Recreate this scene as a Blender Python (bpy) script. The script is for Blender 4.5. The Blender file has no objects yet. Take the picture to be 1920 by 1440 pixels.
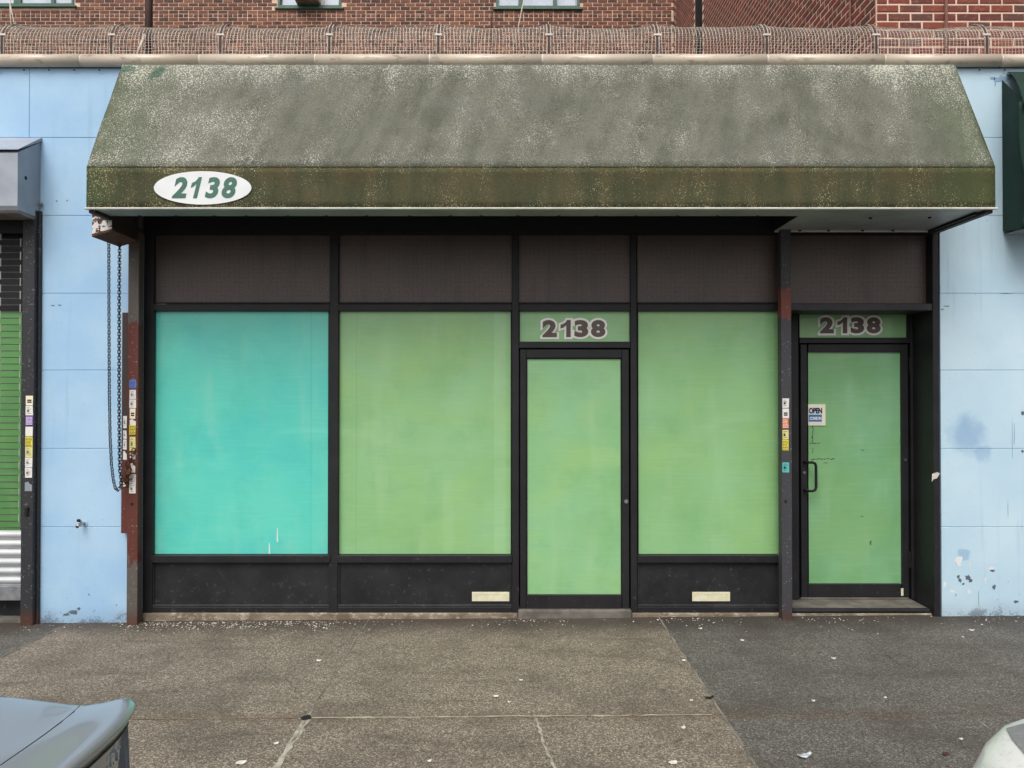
import bpy, bmesh, math, random
from mathutils import Vector, Matrix
R = random.Random(7)
rad = math.radians
scn = bpy.context.scene
COL = scn.collection

# ------------------------------------------------------------------ camera
CAM = Vector((0.0, -6.27, 1.847)); F = 1443.0; PITCH = rad(0.6)
cd = bpy.data.cameras.new("camera"); cam = bpy.data.objects.new("camera", cd); COL.objects.link(cam)
cam.location = CAM; cam.rotation_euler = (rad(90) + PITCH, 0, 0)
cd.sensor_width = 36.0; cd.lens = 36.0 * F / 1920.0; cd.clip_start = 0.05; cd.clip_end = 2000
scn.camera = cam
scn.render.resolution_x, scn.render.resolution_y = 1024, 768

# ------------------------------------------------------------------ light (overcast day)
SUN_EL, SUN_AZ = 53.0, 196.0      # azimuth measured from +Y, clockwise: behind the camera
w = bpy.data.worlds.new("World"); scn.world = w; w.use_nodes = True
nt = w.node_tree; nt.nodes.clear()
sky = nt.nodes.new("ShaderNodeTexSky"); sky.sky_type = 'NISHITA'; sky.sun_disc = False
sky.sun_elevation = rad(SUN_EL); sky.sun_rotation = rad(SUN_AZ)
sky.air_density = 1.0; sky.dust_density = 4.0; sky.ozone_density = 1.0
hs = nt.nodes.new("ShaderNodeHueSaturation"); hs.inputs['Saturation'].default_value = 0.25
bg = nt.nodes.new("ShaderNodeBackground"); bg.inputs['Strength'].default_value = 0.12
wo = nt.nodes.new("ShaderNodeOutputWorld")
nt.links.new(sky.outputs[0], hs.inputs['Color']); nt.links.new(hs.outputs[0], bg.inputs['Color']); nt.links.new(bg.outputs[0], wo.inputs[0])
sd = bpy.data.lights.new("sun", 'SUN'); sd.energy = 1.5; sd.angle = rad(40); sd.color = (1.0, 0.96, 0.91)
so = bpy.data.objects.new("sun", sd); COL.objects.link(so)
az, el = rad(SUN_AZ), rad(SUN_EL)
sdir = Vector((math.sin(az) * math.cos(el), math.cos(az) * math.cos(el), math.sin(el)))
so.rotation_euler = sdir.to_track_quat('Z', 'Y').to_euler(); so.location = (0, -10, 12)
vs = scn.view_settings
vs.view_transform = 'Standard'; vs.look = 'None'; vs.exposure = 0.33; vs.gamma = 1.0; vs.use_curve_mapping = False

# ------------------------------------------------------------------ pixel -> place on a plane facing the street
def P(u, v, Y=0.0):
    d = Vector((u - 960.0, F * math.cos(PITCH) - (720 - v) * math.sin(PITCH), F * math.sin(PITCH) + (720 - v) * math.cos(PITCH)))
    t = (Y - CAM.y) / d.y
    q = CAM + d * t
    return q
def G(u, v):      # point on the sloping pavement
    d = Vector((u - 960.0, F * math.cos(PITCH) - (720 - v) * math.sin(PITCH), F * math.sin(PITCH) + (720 - v) * math.cos(PITCH)))
    t = -CAM.z / (d.z - SLOPE * d.x)
    return CAM + d * t
SLOPE = 0.0075
def gz(x): return SLOPE * x

# ------------------------------------------------------------------ materials
def srgb(h):
    h = h.lstrip('#'); c = [int(h[i:i + 2], 16) / 255 for i in (0, 2, 4)]
    return tuple((x / 12.92 if x <= .04045 else ((x + .055) / 1.055) ** 2.4) for x in c) + (1,)
class NT:
    def __init__(s, name):
        s.m = bpy.data.materials.new(name); s.m.use_nodes = True
        s.t = s.m.node_tree; s.b = s.t.nodes['Principled BSDF']
        s.co = s.t.nodes.new('ShaderNodeTexCoord').outputs['Object']
        s.geo = s.t.nodes.new('ShaderNodeNewGeometry')
        s.pos = s.geo.outputs['Position']
    def set(s, k, v):
        i = s.b.inputs[k]
        if hasattr(v, 'links'): s.t.links.new(v, i)
        else: i.default_value = v
    def _in(s, sock, v):
        if hasattr(v, 'links'): s.t.links.new(v, sock)
        elif v is not None: sock.default_value = v
    def scale(s, vec, sc):
        n = s.t.nodes.new('ShaderNodeMapping'); s._in(n.inputs['Vector'], vec); n.inputs['Scale'].default_value = sc
        return n.outputs[0]
    def noise(s, sc, det=4, vec=None, rough=.55, dist=0, color=False):
        n = s.t.nodes.new('ShaderNodeTexNoise'); s._in(n.inputs['Vector'], vec if vec is not None else s.pos)
        n.inputs['Scale'].default_value = sc; n.inputs['Detail'].default_value = det
        n.inputs['Roughness'].default_value = rough; n.inputs['Distortion'].default_value = dist
        return n.outputs['Color' if color else 'Fac']
    def voro(s, sc, vec=None, out='Distance', feature='F1', rnd=1.0):
        n = s.t.nodes.new('ShaderNodeTexVoronoi'); s._in(n.inputs['Vector'], vec if vec is not None else s.pos)
        n.feature = feature
        n.inputs['Scale'].default_value = sc; n.inputs['Randomness'].default_value = rnd
        return n.outputs[out]
    def math(s, op, a, b=None, clamp=False):
        n = s.t.nodes.new('ShaderNodeMath'); n.operation = op; n.use_clamp = clamp
        s._in(n.inputs[0], a)
        if b is not None: s._in(n.inputs[1], b)
        return n.outputs[0]
    def mix(s, f, a, b, mode='MIX'):
        n = s.t.nodes.new('ShaderNodeMix'); n.data_type = 'RGBA'; n.blend_type = mode
        s._in(n.inputs[0], f); s._in(n.inputs[6], a); s._in(n.inputs[7], b)
        return n.outputs[2]
    def ramp(s, f, stops, interp='LINEAR'):
        n = s.t.nodes.new('ShaderNodeValToRGB'); s._in(n.inputs[0], f); e = n.color_ramp.elements; n.color_ramp.interpolation = interp
        while len(e) < len(stops): e.new(.5)
        for k, (p, c) in enumerate(stops):
            e[k].position = p; e[k].color = c if len(c) == 4 else tuple(c) + (1,)
        return n.outputs[0]
    def step(s, f, lo, hi):     # smooth 0..1 between lo and hi (lo may exceed hi)
        n = s.t.nodes.new('ShaderNodeMapRange'); n.clamp = True; n.interpolation_type = 'SMOOTHSTEP'
        s._in(n.inputs[0], f); n.inputs[1].default_value = min(lo, hi); n.inputs[2].default_value = max(lo, hi)
        n.inputs[3].default_value = 0 if lo < hi else 1; n.inputs[4].default_value = 1 if lo < hi else 0
        return n.outputs[0]
    def xyz(s, vec=None):
        n = s.t.nodes.new('ShaderNodeSeparateXYZ'); s._in(n.inputs[0], vec if vec is not None else s.pos); return n.outputs
    def bump(s, h, strength=.3, dist=.01):
        n = s.t.nodes.new('ShaderNodeBump'); s._in(n.inputs['Height'], h)
        n.inputs['Strength'].default_value = strength; n.inputs['Distance'].default_value = dist
        s.set('Normal', n.outputs[0])
    def math_vec_shear(s, k):
        x = s.xyz(); n = s.t.nodes.new('ShaderNodeCombineXYZ')
        s.t.links.new(s.math('ADD', x[0], s.math('MULTIPLY', x[2], -k)), n.inputs[0]); s.t.links.new(x[1], n.inputs[1]); s.t.links.new(x[2], n.inputs[2])
        return n.outputs[0]
    def near(s, p, r, soft=.4, wob=0.0, wsc=6):   # blotch mask round a point
        n = s.t.nodes.new('ShaderNodeVectorMath'); n.operation = 'DISTANCE'; s._in(n.inputs[0], s.pos); n.inputs[1].default_value = p
        d = n.outputs['Value']
        if wob: d = s.math('ADD', d, s.math('MULTIPLY', s.math('SUBTRACT', s.noise(wsc, 4), .5), wob))
        return s.step(d, r, r * (1 - soft))
def plain(name, a, b=None, rough=.5, metal=0, sc=8, bump=0, bsc=60, spec=None, coat=0, bdist=.004):
    m = NT(name)
    a4 = srgb(a) if isinstance(a, str) else tuple(a) + (1,)
    if b:
        b4 = srgb(b) if isinstance(b, str) else tuple(b) + (1,)
        m.set('Base Color', m.mix(m.step(m.noise(sc, 6), .35, .65), a4, b4))
    else: m.set('Base Color', a4)
    m.set('Roughness', m.math('ADD', m.math('MULTIPLY', m.noise(sc * 3, 3), .2), rough - .1)); m.set('Metallic', metal)
    if coat: m.set('Coat Weight', coat); m.set('Coat Roughness', .04)
    if bump: m.bump(m.noise(bsc, 5), bump, bdist)
    return m.m
M = {}
def blue(name, a, b, blotch=None):
    m = NT(name); z = m.xyz()
    c = m.mix(m.step(m.noise(1.6, 5), .3, .7), srgb(a), srgb(b))
    c = m.mix(m.math('MULTIPLY', m.step(m.noise(1, 5, m.scale(m.pos, (14, 14, .9))), .58, .74), .22), c, srgb('7d9cba'))   # faint runs
    c = m.mix(m.math('MULTIPLY', m.step(m.noise(38, 4), .66, .72), .5), c, srgb('7f9fbf'))
    if blotch:
        for p, r, k in blotch: c = m.mix(m.math('MULTIPLY', m.near(p, r, .75, .22, 7), k), c, srgb('8badd0'))
    zz = m.math('SUBTRACT', z[2], m.math('MULTIPLY', z[0], SLOPE))
    low = m.step(m.math('ADD', zz, m.math('MULTIPLY', m.math('SUBTRACT', m.noise(4, 3), .5), .12)), .17, -.03)
    gr = m.step(m.math('ADD', m.math('MULTIPLY', m.math('ADD', m.noise(55, 5, rough=.7), m.noise(6, 3)), .55), m.math('MULTIPLY', low, .16)), .66, .74)
    c = m.mix(m.math('MULTIPLY', low, .30), c, srgb('77808c'))
    c = m.mix(m.math('MULTIPLY', m.math('MULTIPLY', gr, low), .7), c, srgb('4a4f56'))
    ch = m.step(m.math('MULTIPLY', m.step(zz, 1.2, .2), m.noise(22, 5)), .66, .69)
    c = m.mix(m.math('MULTIPLY', ch, .8), c, srgb('65707c'))
    m.set('Base Color', c); m.set('Roughness', .55)
    m.bump(m.math('ADD', m.math('MULTIPLY', m.noise(120, 4), .4), m.noise(14, 5)), .35, .005)
    return m.m
bp = P(1815, 815); bp2 = P(1807, 1037)
M['blue'] = blue('blue_paint', '9cc2e3', 'aecfe8')
M['blue2'] = blue('pale_blue_paint', 'b8d5e5', 'c6deea', [((bp.x, 0, bp.z), .21, .75), ((bp.x + .1, 0, bp.z - .16), .1, .5), ((bp2.x, 0, bp2.z), .05, .6)])
M['joint'] = plain('joint_filler', '7d9dbe', '8cabc8', .8)

def frame_mat(name, base, scuff, amt):
    m = NT(name)
    c = m.mix(m.step(m.noise(5, 6), .3, .7), srgb(base), srgb(scuff))
    fl = m.step(m.noise(95, 3), .735, .75)
    lowz = m.step(m.xyz()[2], 1.3, .1)
    c = m.mix(m.math('MULTIPLY', fl, m.math('ADD', amt, m.math('MULTIPLY', lowz, .35))), c, srgb('9a9892'))
    c = m.mix(m.math('MULTIPLY', m.step(m.noise(28, 5), .6, .75), m.math('MULTIPLY', lowz, .5)), c, srgb('5b5a5b'))
    m.set('Base Color', c); m.set('Roughness', m.math('ADD', .38, m.math('MULTIPLY', m.noise(30, 4), .25)))
    m.set('Specular IOR Level', .35); m.bump(m.noise(140, 4), .12, .002)
    return m.m
M['frame'] = frame_mat('dark_frame_paint', '1e1d20', '262528', .15)
M['ledge'] = frame_mat('chipped_ledge_paint', '2a2a2d', '3a3a3d', .8)
M['black'] = plain('black_paint', '0a0a0b', '101012', .7)
M['bulk'] = frame_mat('bulkhead_paint', '1f1f21', '2c2c2f', .6)
m = NT('embossed_brown_panel')
v = m.voro(95, m.pos, rnd=.25)
c = m.mix(m.step(m.noise(1.3, 4), .3, .7), srgb('64564f'), srgb('756259'))
c = m.mix(m.math('MULTIPLY', m.step(v, .25, .5), .75), c, srgb('231e1c'))
c = m.mix(m.math('MULTIPLY', m.step(m.noise(160, 2), .75, .77), .5), c, srgb('b9b4ac'))
c = m.mix(m.math('MULTIPLY', m.step(m.noise(1, 5, m.scale(m.pos, (7, 1, 1))), .5, .72), .35), c, srgb('332b29'))
m.set('Base Color', c); m.set('Roughness', .36); m.bump(v, .4, .003); M['brown'] = m.m

def pane(name, a, b, c2, seam_u=None, k=0):
    m = NT(name)
    off = m.scale(m.pos, (1, 1, .8))
    c = m.mix(m.step(m.noise(1.1 + .2 * k, 3, off), .25, .75), srgb(a), srgb(b))
    c = m.mix(m.math('MULTIPLY', m.step(m.noise(1.9, 5, m.scale(m.pos, (.9, 1, 1.1)), dist=.4), .42, .72), .8), c, srgb(c2))
    c = m.mix(m.math('MULTIPLY', m.step(m.noise(4.5, 5, rough=.6), .45, .75), .22), c, srgb('5f9f6a' if k != 1 else '3fae9f'))
    c = m.mix(m.math('MULTIPLY', m.step(m.noise(1, 4, m.scale(m.pos, (3.5, 1, 55))), .45, .8), .07), c, srgb('d5ecc8'))
    c = m.mix(m.math('MULTIPLY', m.step(m.noise(1, 3, m.scale(m.pos, (5, 1, 1.1))), .5, .8), .12), c, srgb('d5ecc8'))
    c = m.mix(m.math('MULTIPLY', m.step(m.noise(150, 2), .76, .78), .6), c, srgb('e8f2e0'))
    if k in (1, 2):
        xx = m.xyz()[0]; ba, bb_ = (584, 615) if k == 1 else (924, 952)
        bm_ = m.math('MULTIPLY', m.step(xx, P(ba, 800, .1).x, P(ba, 800, .1).x + .02), m.step(xx, P(bb_, 800, .1).x, P(bb_, 800, .1).x - .03))
        c = m.mix(m.math('MULTIPLY', m.math('MULTIPLY', bm_, m.noise(1.5, 3)), .32), c, srgb('bfe2b8' if k == 2 else '7fd8c4'))
    if seam_u is not None:
        d = m.math('ABSOLUTE', m.math('SUBTRACT', m.xyz()[0], P(seam_u, 800, .1).x))
        c = m.mix(m.math('MULTIPLY', m.step(d, .004, .001), .22), c, srgb('3f7f5a'))
    m.set('Base Color', c); m.set('Roughness', .42); m.set('Coat Weight', .55); m.set('Coat Roughness', .03); m.set('Coat IOR', 1.45)
    m.bump(m.noise(3.5, 3), .05, .01)
    return m.m
M['teal'] = pane('teal_film_glass', '58d0be', '66d6c2', '52ccc2', 583, 1)
M['green1'] = pane('green_film_glass', '8abb7c', '95c690', '97c37c', 668, 2)
M['green2'] = pane('green_film_glass_door', '88bd80', '93c796', '98c57d', None, 3)
M['green3'] = pane('green_film_glass_right', '87b87a', '90c28b', '93c079', None, 4)
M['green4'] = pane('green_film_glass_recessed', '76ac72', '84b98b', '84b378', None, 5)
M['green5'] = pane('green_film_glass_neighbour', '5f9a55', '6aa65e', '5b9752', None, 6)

def awning_mat(name, slope):
    m = NT(name); z = m.xyz(); T = 3.16
    st = m.noise(1, 5, m.scale(m.pos, (7, 2, 1.2) if slope else (9, 3, 1.6)))
    big = m.noise(3.4, 5, m.scale(m.pos, (1, 1, 1)), dist=.5)
    if slope:
        dia = m.noise(1, 5, m.scale(m.math_vec_shear(.35), (6, 2, 1.1)))
        c = m.mix(m.step(m.math('ADD', m.math('MULTIPLY', dia, .6), m.math('MULTIPLY', big, .4)), .34, .66), srgb('55564a'), srgb('6e6f62'))
        c = m.mix(m.math('MULTIPLY', m.step(dia, .56, .74), .22), c, srgb('5d5f49'))
        c = m.mix(m.math('MULTIPLY', m.step(m.noise(1.2, 3), .5, .7), .5), c, srgb('6c6c66'))
        c = m.mix(m.math('MULTIPLY', m.step(z[0], -2.4, -3.05), .7), c, srgb('4d5a3e'))
        c = m.mix(m.math('MULTIPLY', m.step(z[0], 2.9, 3.4), .75), c, srgb('57604a'))
        edge = m.math('ADD', m.math('MULTIPLY', m.step(z[2], 4.12, 4.40), .20),
              m.math('ADD', m.math('MULTIPLY', m.step(z[0], -1.1, -2.6), .14),
              m.math('ADD', m.math('MULTIPLY', m.step(z[2], 3.62, 3.46), .10),
                     m.math('MULTIPLY', m.near((3.1, -.35, 4.35), .7, .8), .16))))
        thr, cl = .0, .0
    else:
        c = m.mix(m.step(m.math('ADD', m.math('MULTIPLY', st, .6), m.math('MULTIPLY', big, .4)), .38, .62), srgb('42452f'), srgb('534f37'))
        c = m.mix(m.math('MULTIPLY', m.step(m.noise(1, 4, m.scale(m.pos, (4, 1, 1))), .46, .64), m.math('MULTIPLY', m.step(z[2], 3.25, 3.46), .5)), c, srgb('57492b'))
        c = m.mix(m.math('MULTIPLY', m.step(z[0], -2.75, -3.03), .6), c, srgb('35502f'))
        c = m.mix(m.math('MULTIPLY', m.step(z[0], 2.9, 3.3), .6), c, srgb('45512f'))
        edge = m.math('ADD', m.math('MULTIPLY', m.step(z[0], -1.2, -2.4), .07),
               m.math('ADD', m.math('MULTIPLY', m.step(z[2], 3.21, 3.172), .22), m.math('MULTIPLY', m.step(z[2], 3.40, 3.46), .10)))
    dens = m.math('ADD', m.math('ADD', m.math('MULTIPLY', m.noise(2.6, 6, m.scale(m.pos, (1.5, 1, 1)), rough=.65), .9), m.math('MULTIPLY', st, .25)), edge)
    d1 = m.voro(70, m.pos); d2 = m.voro(130, m.pos)
    lim1 = m.math('MULTIPLY', m.math('SUBTRACT', dens, .44 if slope else .435), .95)
    s1 = m.step(m.math('SUBTRACT', lim1, d1), -.02, .06)
    lim2 = m.math('MULTIPLY', m.math('SUBTRACT', dens, .23 if slope else .36), 1.0)
    s2 = m.step(m.math('SUBTRACT', lim2, d2), -.02, .10)
    c = m.mix(m.math('MULTIPLY', s2, .55), c, srgb('9c9c90') if slope else srgb('807c58'))
    c = m.mix(m.math('MULTIPLY', s1, .85), c, srgb('c2c0b0') if slope else srgb('aca683'))
    if slope:   # two bare strips of clean green cloth
        for u, vv, r in ((297, 128, .055), (293, 142, .055), (289, 155, .05), (285, 168, .04), (232, 124, .06), (246, 123, .05), (262, 123, .03)):
            q = P(u, vv, -.33); c = m.mix(m.math('MULTIPLY', m.near((q.x, q.y, q.z), r * .9, .35, .06, 22), .75), c, srgb('34594a'))
    c = m.mix(m.math('MULTIPLY', m.step(m.noise(75, 4, rough=.7), .5, .62), .42), c, srgb('3f4235' if slope else '2f3422'))
    m.set('Base Color', c); m.set('Roughness', .8); m.set('Specular IOR Level', .25)
    m.bump(m.math('ADD', m.noise(220, 3), m.math('MULTIPLY', s1, .6)), .3, .003)
    return m.m
M['canopy'] = awning_mat('weathered_awning_cloth', True); M['valance'] = awning_mat('weathered_valance_cloth', False)
M['green_cloth'] = plain('dark_green_cloth', '07291f', '0b3427', .85, sc=3, bump=.2, bsc=8)
M['white'] = plain('white_trim', 'd8d6cf', 'c3c1b8', .5, sc=10)
M['soffit'] = plain('soffit_sheet', 'a3a4a2', '8f9190', .45, sc=3)
M['oval'] = plain('white_sign_face', 'e9ebea', 'e2e5e4', .4)
M['number_green'] = plain('number_green', '3a6758', '427060', .5)
M['number_brown'] = plain('number_brown', '5d4f4b', '665853', .5)
M['number_edge'] = plain('number_edge_white', 'faf8f2', 'f3f0e6', .5)
m = NT('glazed_coping'); z = m.xyz()
c = m.mix(m.step(m.noise(2.5, 5), .3, .7), srgb('c3b4a1'), srgb('d0c3b1'))
c = m.mix(m.math('MULTIPLY', m.step(m.noise(1, 5, m.scale(m.pos, (9, 9, 25))), .55, .72), .55), c, srgb('6c6049'))
m.set('Base Color', c); m.set('Roughness', .35); M['coping'] = m.m
M['mortar_white'] = plain('white_joint_mortar', 'd9d3c8', 'c8c1b4', .9)
M['flash'] = plain('dark_flashing', '5c5148', '463d37', .7, sc=20)
M['galv'] = plain('galvanised_wire', 'e2dad0', 'cfc6bb', .5, 0)
M['ribrail'] = plain('weathered_rib_rail', 'b9ada2', '8a7468', .7, sc=16)
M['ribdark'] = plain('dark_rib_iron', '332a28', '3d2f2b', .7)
M['pipe'] = plain('brown_pipe_paint', '3f2a26', '4c332d', .65, sc=12)
M['pink_pipe'] = plain('pink_conduit', 'c79488', 'b98478', .7)
M['cable'] = plain('pale_cable', 'cfc6b8', 'bdb3a4', .6)
def brick_mat(name, cols):
    m = NT(name)
    oi = m.t.nodes.new('ShaderNodeObjectInfo').outputs['Random']
    r = m.math('FRACT', m.math('ADD', oi, m.geo.outputs['Random Per Island']))
    n = len(cols)
    c = m.ramp(r, [(i / n, srgb(x)) for i, x in enumerate(cols)], 'CONSTANT')
    c = m.mix(m.math('MULTIPLY', m.step(m.noise(30, 5), .5, .75), .35), c, srgb('c08a70'))
    c = m.mix(m.math('MULTIPLY', m.step(m.noise(.7, 3), .35, .7), .25), c, srgb('3b2a26'))
    m.set('Base Color', c); m.set('Roughness', .85); m.bump(m.noise(90, 5), .5, .004); return m.m
M['brickA'] = brick_mat('brown_brick', ['6e463a', '5f3e36', '795142', '4e3833', '724c3e', '8d6049', '654338', '805343'])
M['brickB'] = brick_mat('red_brick', ['7a3a32', '843d34', '6c3732', '7f4236', '704038', '65403a', '8a4636'])
M['mortarA'] = plain('pale_mortar', 'e2c4ae', 'd3b39c', .9, sc=5, bump=.4, bsc=120)
M['mortarB'] = plain('cream_mortar', 'e3c9b2', 'd6b8a2', .9, sc=5, bump=.4, bsc=120)
def brick_far(name, a, b, mo):
    m = NT(name); n = m.t.nodes.new('ShaderNodeTexBrick'); n.inputs['Color1'].default_value = srgb(a); n.inputs['Color2'].default_value = srgb(b)
    n.inputs['Mortar'].default_value = srgb(mo); n.inputs['Scale'].default_value = 1; n.inputs['Brick Width'].default_value = .21; n.inputs['Row Height'].default_value = .077
    n.inputs['Mortar Size'].default_value = .011
    cb = m.t.nodes.new('ShaderNodeCombineXYZ'); x = m.xyz(); m.t.links.new(m.math('ADD', x[0], x[1]), cb.inputs[0]); m.t.links.new(x[2], cb.inputs[1])
    m.t.links.new(cb.outputs[0], n.inputs['Vector']); m.set('Base Color', n.outputs['Color']); m.set('Roughness', .9); return m.m
M['farbrick'] = brick_far('brick_far', '6a3d31', '5b362e', 'c0a088')
M['green_frame'] = plain('green_window_paint', '3c5f4e', '46695a', .5)
M['winglass'] = plain('curtained_window_glass', 'ccd3df', 'b9c2d0', .15, sc=3, coat=.6)
M['ac'] = plain('air_conditioner_shell', 'd9d6cf', 'c2bfb6', .5)
M['acgrille'] = plain('air_conditioner_grille', '8a8878', '6a6858', .6)
M['roof'] = plain('roofing_felt', '3b3a38', '46443f', .9)
# pavement
def pave(name, cols, dark, tint):
    m = NT(name)
    cell = m.voro(140, m.pos, 'Color'); x = m.xyz(cell)
    c = m.ramp(x[0], [(i / (len(cols) - 1), srgb(k)) for i, k in enumerate(cols)])
    f = m.voro(310, m.pos, 'Color'); c = m.mix(.35, c, m.ramp(m.xyz(f)[0], [(0, srgb(cols[0])), (1, srgb(cols[-1]))]))
    c = m.mix(m.math('MULTIPLY', m.step(m.noise(1.5, 6, rough=.65), .40, .72), .5), c, srgb(dark))
    c = m.mix(m.math('MULTIPLY', m.step(m.noise(5, 5), .6, .72), .25), c, srgb(tint))
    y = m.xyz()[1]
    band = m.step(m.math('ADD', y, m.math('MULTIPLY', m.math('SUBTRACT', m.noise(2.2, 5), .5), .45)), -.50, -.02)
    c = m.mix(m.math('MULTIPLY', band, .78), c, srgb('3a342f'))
    c = m.mix(m.math('MULTIPLY', m.step(m.noise(1, 6, m.scale(m.pos, (1.2, 5, 1)), rough=.6), .52, .68), .35), c, srgb('4b4138'))
    gum = m.step(m.voro(3.1, m.pos), .075, .05)
    c = m.mix(m.math('MULTIPLY', gum, .5), c, srgb('4a4744'))
    jb = m.step(m.math('ABSOLUTE', m.math('ADD', y, 1.87)), .12, .0)
    c = m.mix(m.math('MULTIPLY', m.math('MULTIPLY', jb, m.noise(3, 4)), .5), c, srgb('5c4630'))
    m.set('Base Color', c); m.set('Roughness', .82); m.set('Specular IOR Level', .3)
    m.bump(m.voro(150, m.pos), .5, .004); return m.m
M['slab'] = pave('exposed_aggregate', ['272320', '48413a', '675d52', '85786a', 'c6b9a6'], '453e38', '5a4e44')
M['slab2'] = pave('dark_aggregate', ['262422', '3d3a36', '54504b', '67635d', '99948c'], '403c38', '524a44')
M['grout'] = plain('pale_grout', 'a9a294', '7b7468', .9, sc=9)
M['crack'] = plain('filled_crack', '9a9587', '555048', .9, sc=30)
M['kerb'] = plain('kerb_stone', '7b7872', '686560', .85, sc=6, bump=.3)
M['asphalt'] = plain('asphalt', '3a3a3b', '434344', .9, sc=30, bump=.5, bsc=200)
m = NT('stained_plinth'); c = m.mix(m.step(m.noise(4, 6), .4, .6), srgb('6e6150'), srgb('8b7f6c'))
c = m.mix(m.math('MULTIPLY', m.step(m.noise(14, 7, m.scale(m.pos, (1, 1, 2)), rough=.7), .50, .66), .8), c, srgb('bdb4a4'))
c = m.mix(m.math('MULTIPLY', m.step(m.noise(5, 3), .6, .7), .6), c, srgb('6a4a30'))
m.set('Base Color', c); m.set('Roughness', .9); m.bump(m.noise(40, 5), .5, .006); M['plinth'] = m.m
M['step'] = plain('step_concrete', '77726a', '5f5a52', .85, sc=9, bump=.4)
M['rustline'] = plain('rusty_edge_strip', '7a4528', '4b2f20', .9, sc=20)
def post_mat(name, red, grey, lo, hi, sf_=.25):
    m = NT(name); z = m.xyz()[2]
    n = m.noise(11, 6, m.scale(m.pos, (1.6, 1, .55)))
    band = m.math('MULTIPLY', m.step(z, lo - sf_, lo + sf_ * .4), m.step(z, hi + sf_, hi - sf_ * .4))
    k = m.step(m.math('ADD', n, m.math('MULTIPLY', m.math('SUBTRACT', band, .55), .42)), .47, .50)
    c = m.mix(k, srgb(grey), srgb(red))
    c = m.mix(m.math('MULTIPLY', m.step(m.noise(50, 4), .62, .68), .5), c, srgb('8f8a85'))
    c = m.mix(m.math('MULTIPLY', m.step(z, .14, 0), .7), c, srgb('57301d'))
    m.set('Base Color', c); m.set('Roughness', .65); m.bump(m.math('ADD', m.math('MULTIPLY', k, .3), m.noise(60, 4)), .3, .003); return m.m
M['post_red'] = post_mat('red_oxide_post', '5d2c23', '5a534e', .55, 2.35)
M['post_dark'] = post_mat('dark_grey_post', '6e3a30', '3c3b3f', 2.45, 2.66, .10)
M['post_dark2'] = post_mat('dark_rail', '4b2a20', '2b2b2f', -.6, -.3)
M['guard'] = plain('guard_strip_paint', '4a3029', '3b3331', .7, sc=9)
M['chain'] = plain('chain_iron', '27272a', '343234', .5, .5, sc=40)
M['rust'] = plain('rusty_iron', '6b3d1f', '40281a', .85, sc=60, bump=.4, bsc=200)
M['hood'] = plain('grey_hood_paint', 'a3aab4', '949ba6', .45, sc=4)
M['hoodlip'] = plain('hood_lip', '8a8079', '756c66', .5, sc=9)
m = NT('flaking_box'); c = m.mix(m.step(m.noise(26, 5), .46, .52), srgb('4a2b26'), srgb('dcd9d6')); m.set('Base Color', c); m.set('Roughness', .7); M['flaking'] = m.m
M['slat'] = plain('silver_slat', 'cdcfd0', 'bfc2c4', .4, .2, sc=4)
M['slatbar'] = plain('bottom_bar', '9b9da0', '84868a', .45, .4, sc=12)
M['rod'] = plain('grille_rod', '6d6a68', '5c5a58', .5, .3)
M['link'] = plain('grille_link', 'b7b9b3', 'a5a8a0', .5, .2)
for k, c in dict(swhite='e6e3dd', scream='efe6c8', syellow='e4d64a', spale='d9d58a', sorange='d8703a', spurple='8a62b8', sblue='5c7fd0', steal='57b8b4', sgrey='8b9499', ink='2c2b2c', ink2='7a7874', signblue='2f6fae', signink='15233c').items():
    M[k] = plain(k, c, None, .6)
M['plate'] = plain('cream_mail_plate', 'e4e0c4', 'd8d3b2', .45, sc=14)
M['chrome'] = plain('worn_chrome', 'b5b2ad', '9b9893', .3, .8)
M['scrap'] = plain('paper_scrap', 'd9d5cc', 'c9c4ba', .8)
M['petal'] = plain('white_petals', 'e0dbd0', 'c2b9ab', .8, sc=90)
M['feather'] = plain('feather_grey', '9aa3ad', 'd5d8da', .7, sc=60)
M['leaf'] = plain('dead_leaf', '4a2a20', '5c3a28', .8)
M['chip_white'] = plain('plaster_patch', 'dfe4e4', 'd2dadb', .8)
M['chip_blue'] = plain('old_blue_coat', '8fadc6', '7f9db8', .8)
M['chip_grey'] = plain('bare_cement_patch', '66717b', '586470', .9)
# cars
def car_mat(name, col, metal, rough=.22, dust=.1):
    m = NT(name); c = m.mix(m.math('MULTIPLY', m.step(m.noise(60, 4), .5, .7), dust), srgb(col), srgb('b5b5ad'))
    m.set('Base Color', c); m.set('Metallic', metal); m.set('Roughness', rough); m.set('Coat Weight', .6); m.set('Coat Roughness', .06); return m.m
M['car_grey'] = car_mat('grey_car_paint', 'a6adb4', .5, .32)
M['car_white'] = car_mat('dusty_white_car_paint', 'e6e8e4', .0, .4, .3)
M['car_hood'] = car_mat('grey_bonnet_paint', '8b8f90', .2, .5, .3)
M['carglass'] = plain('car_glass', '0a0c0e', None, .05, coat=1)
M['rubber'] = plain('tyre_rubber', '111112', '18181a', .8)
M['alloy'] = plain('alloy_rim', 'a9acb0', None, .3, .8)
M['lamp_red'] = plain('tail_lamp_lens', '6a0c10', None, .12, coat=1)
M['lamp_clear'] = plain('head_lamp_lens', 'c9ced0', None, .08, coat=1)
M['plastic'] = plain('black_plastic', '151516', None, .5)

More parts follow.
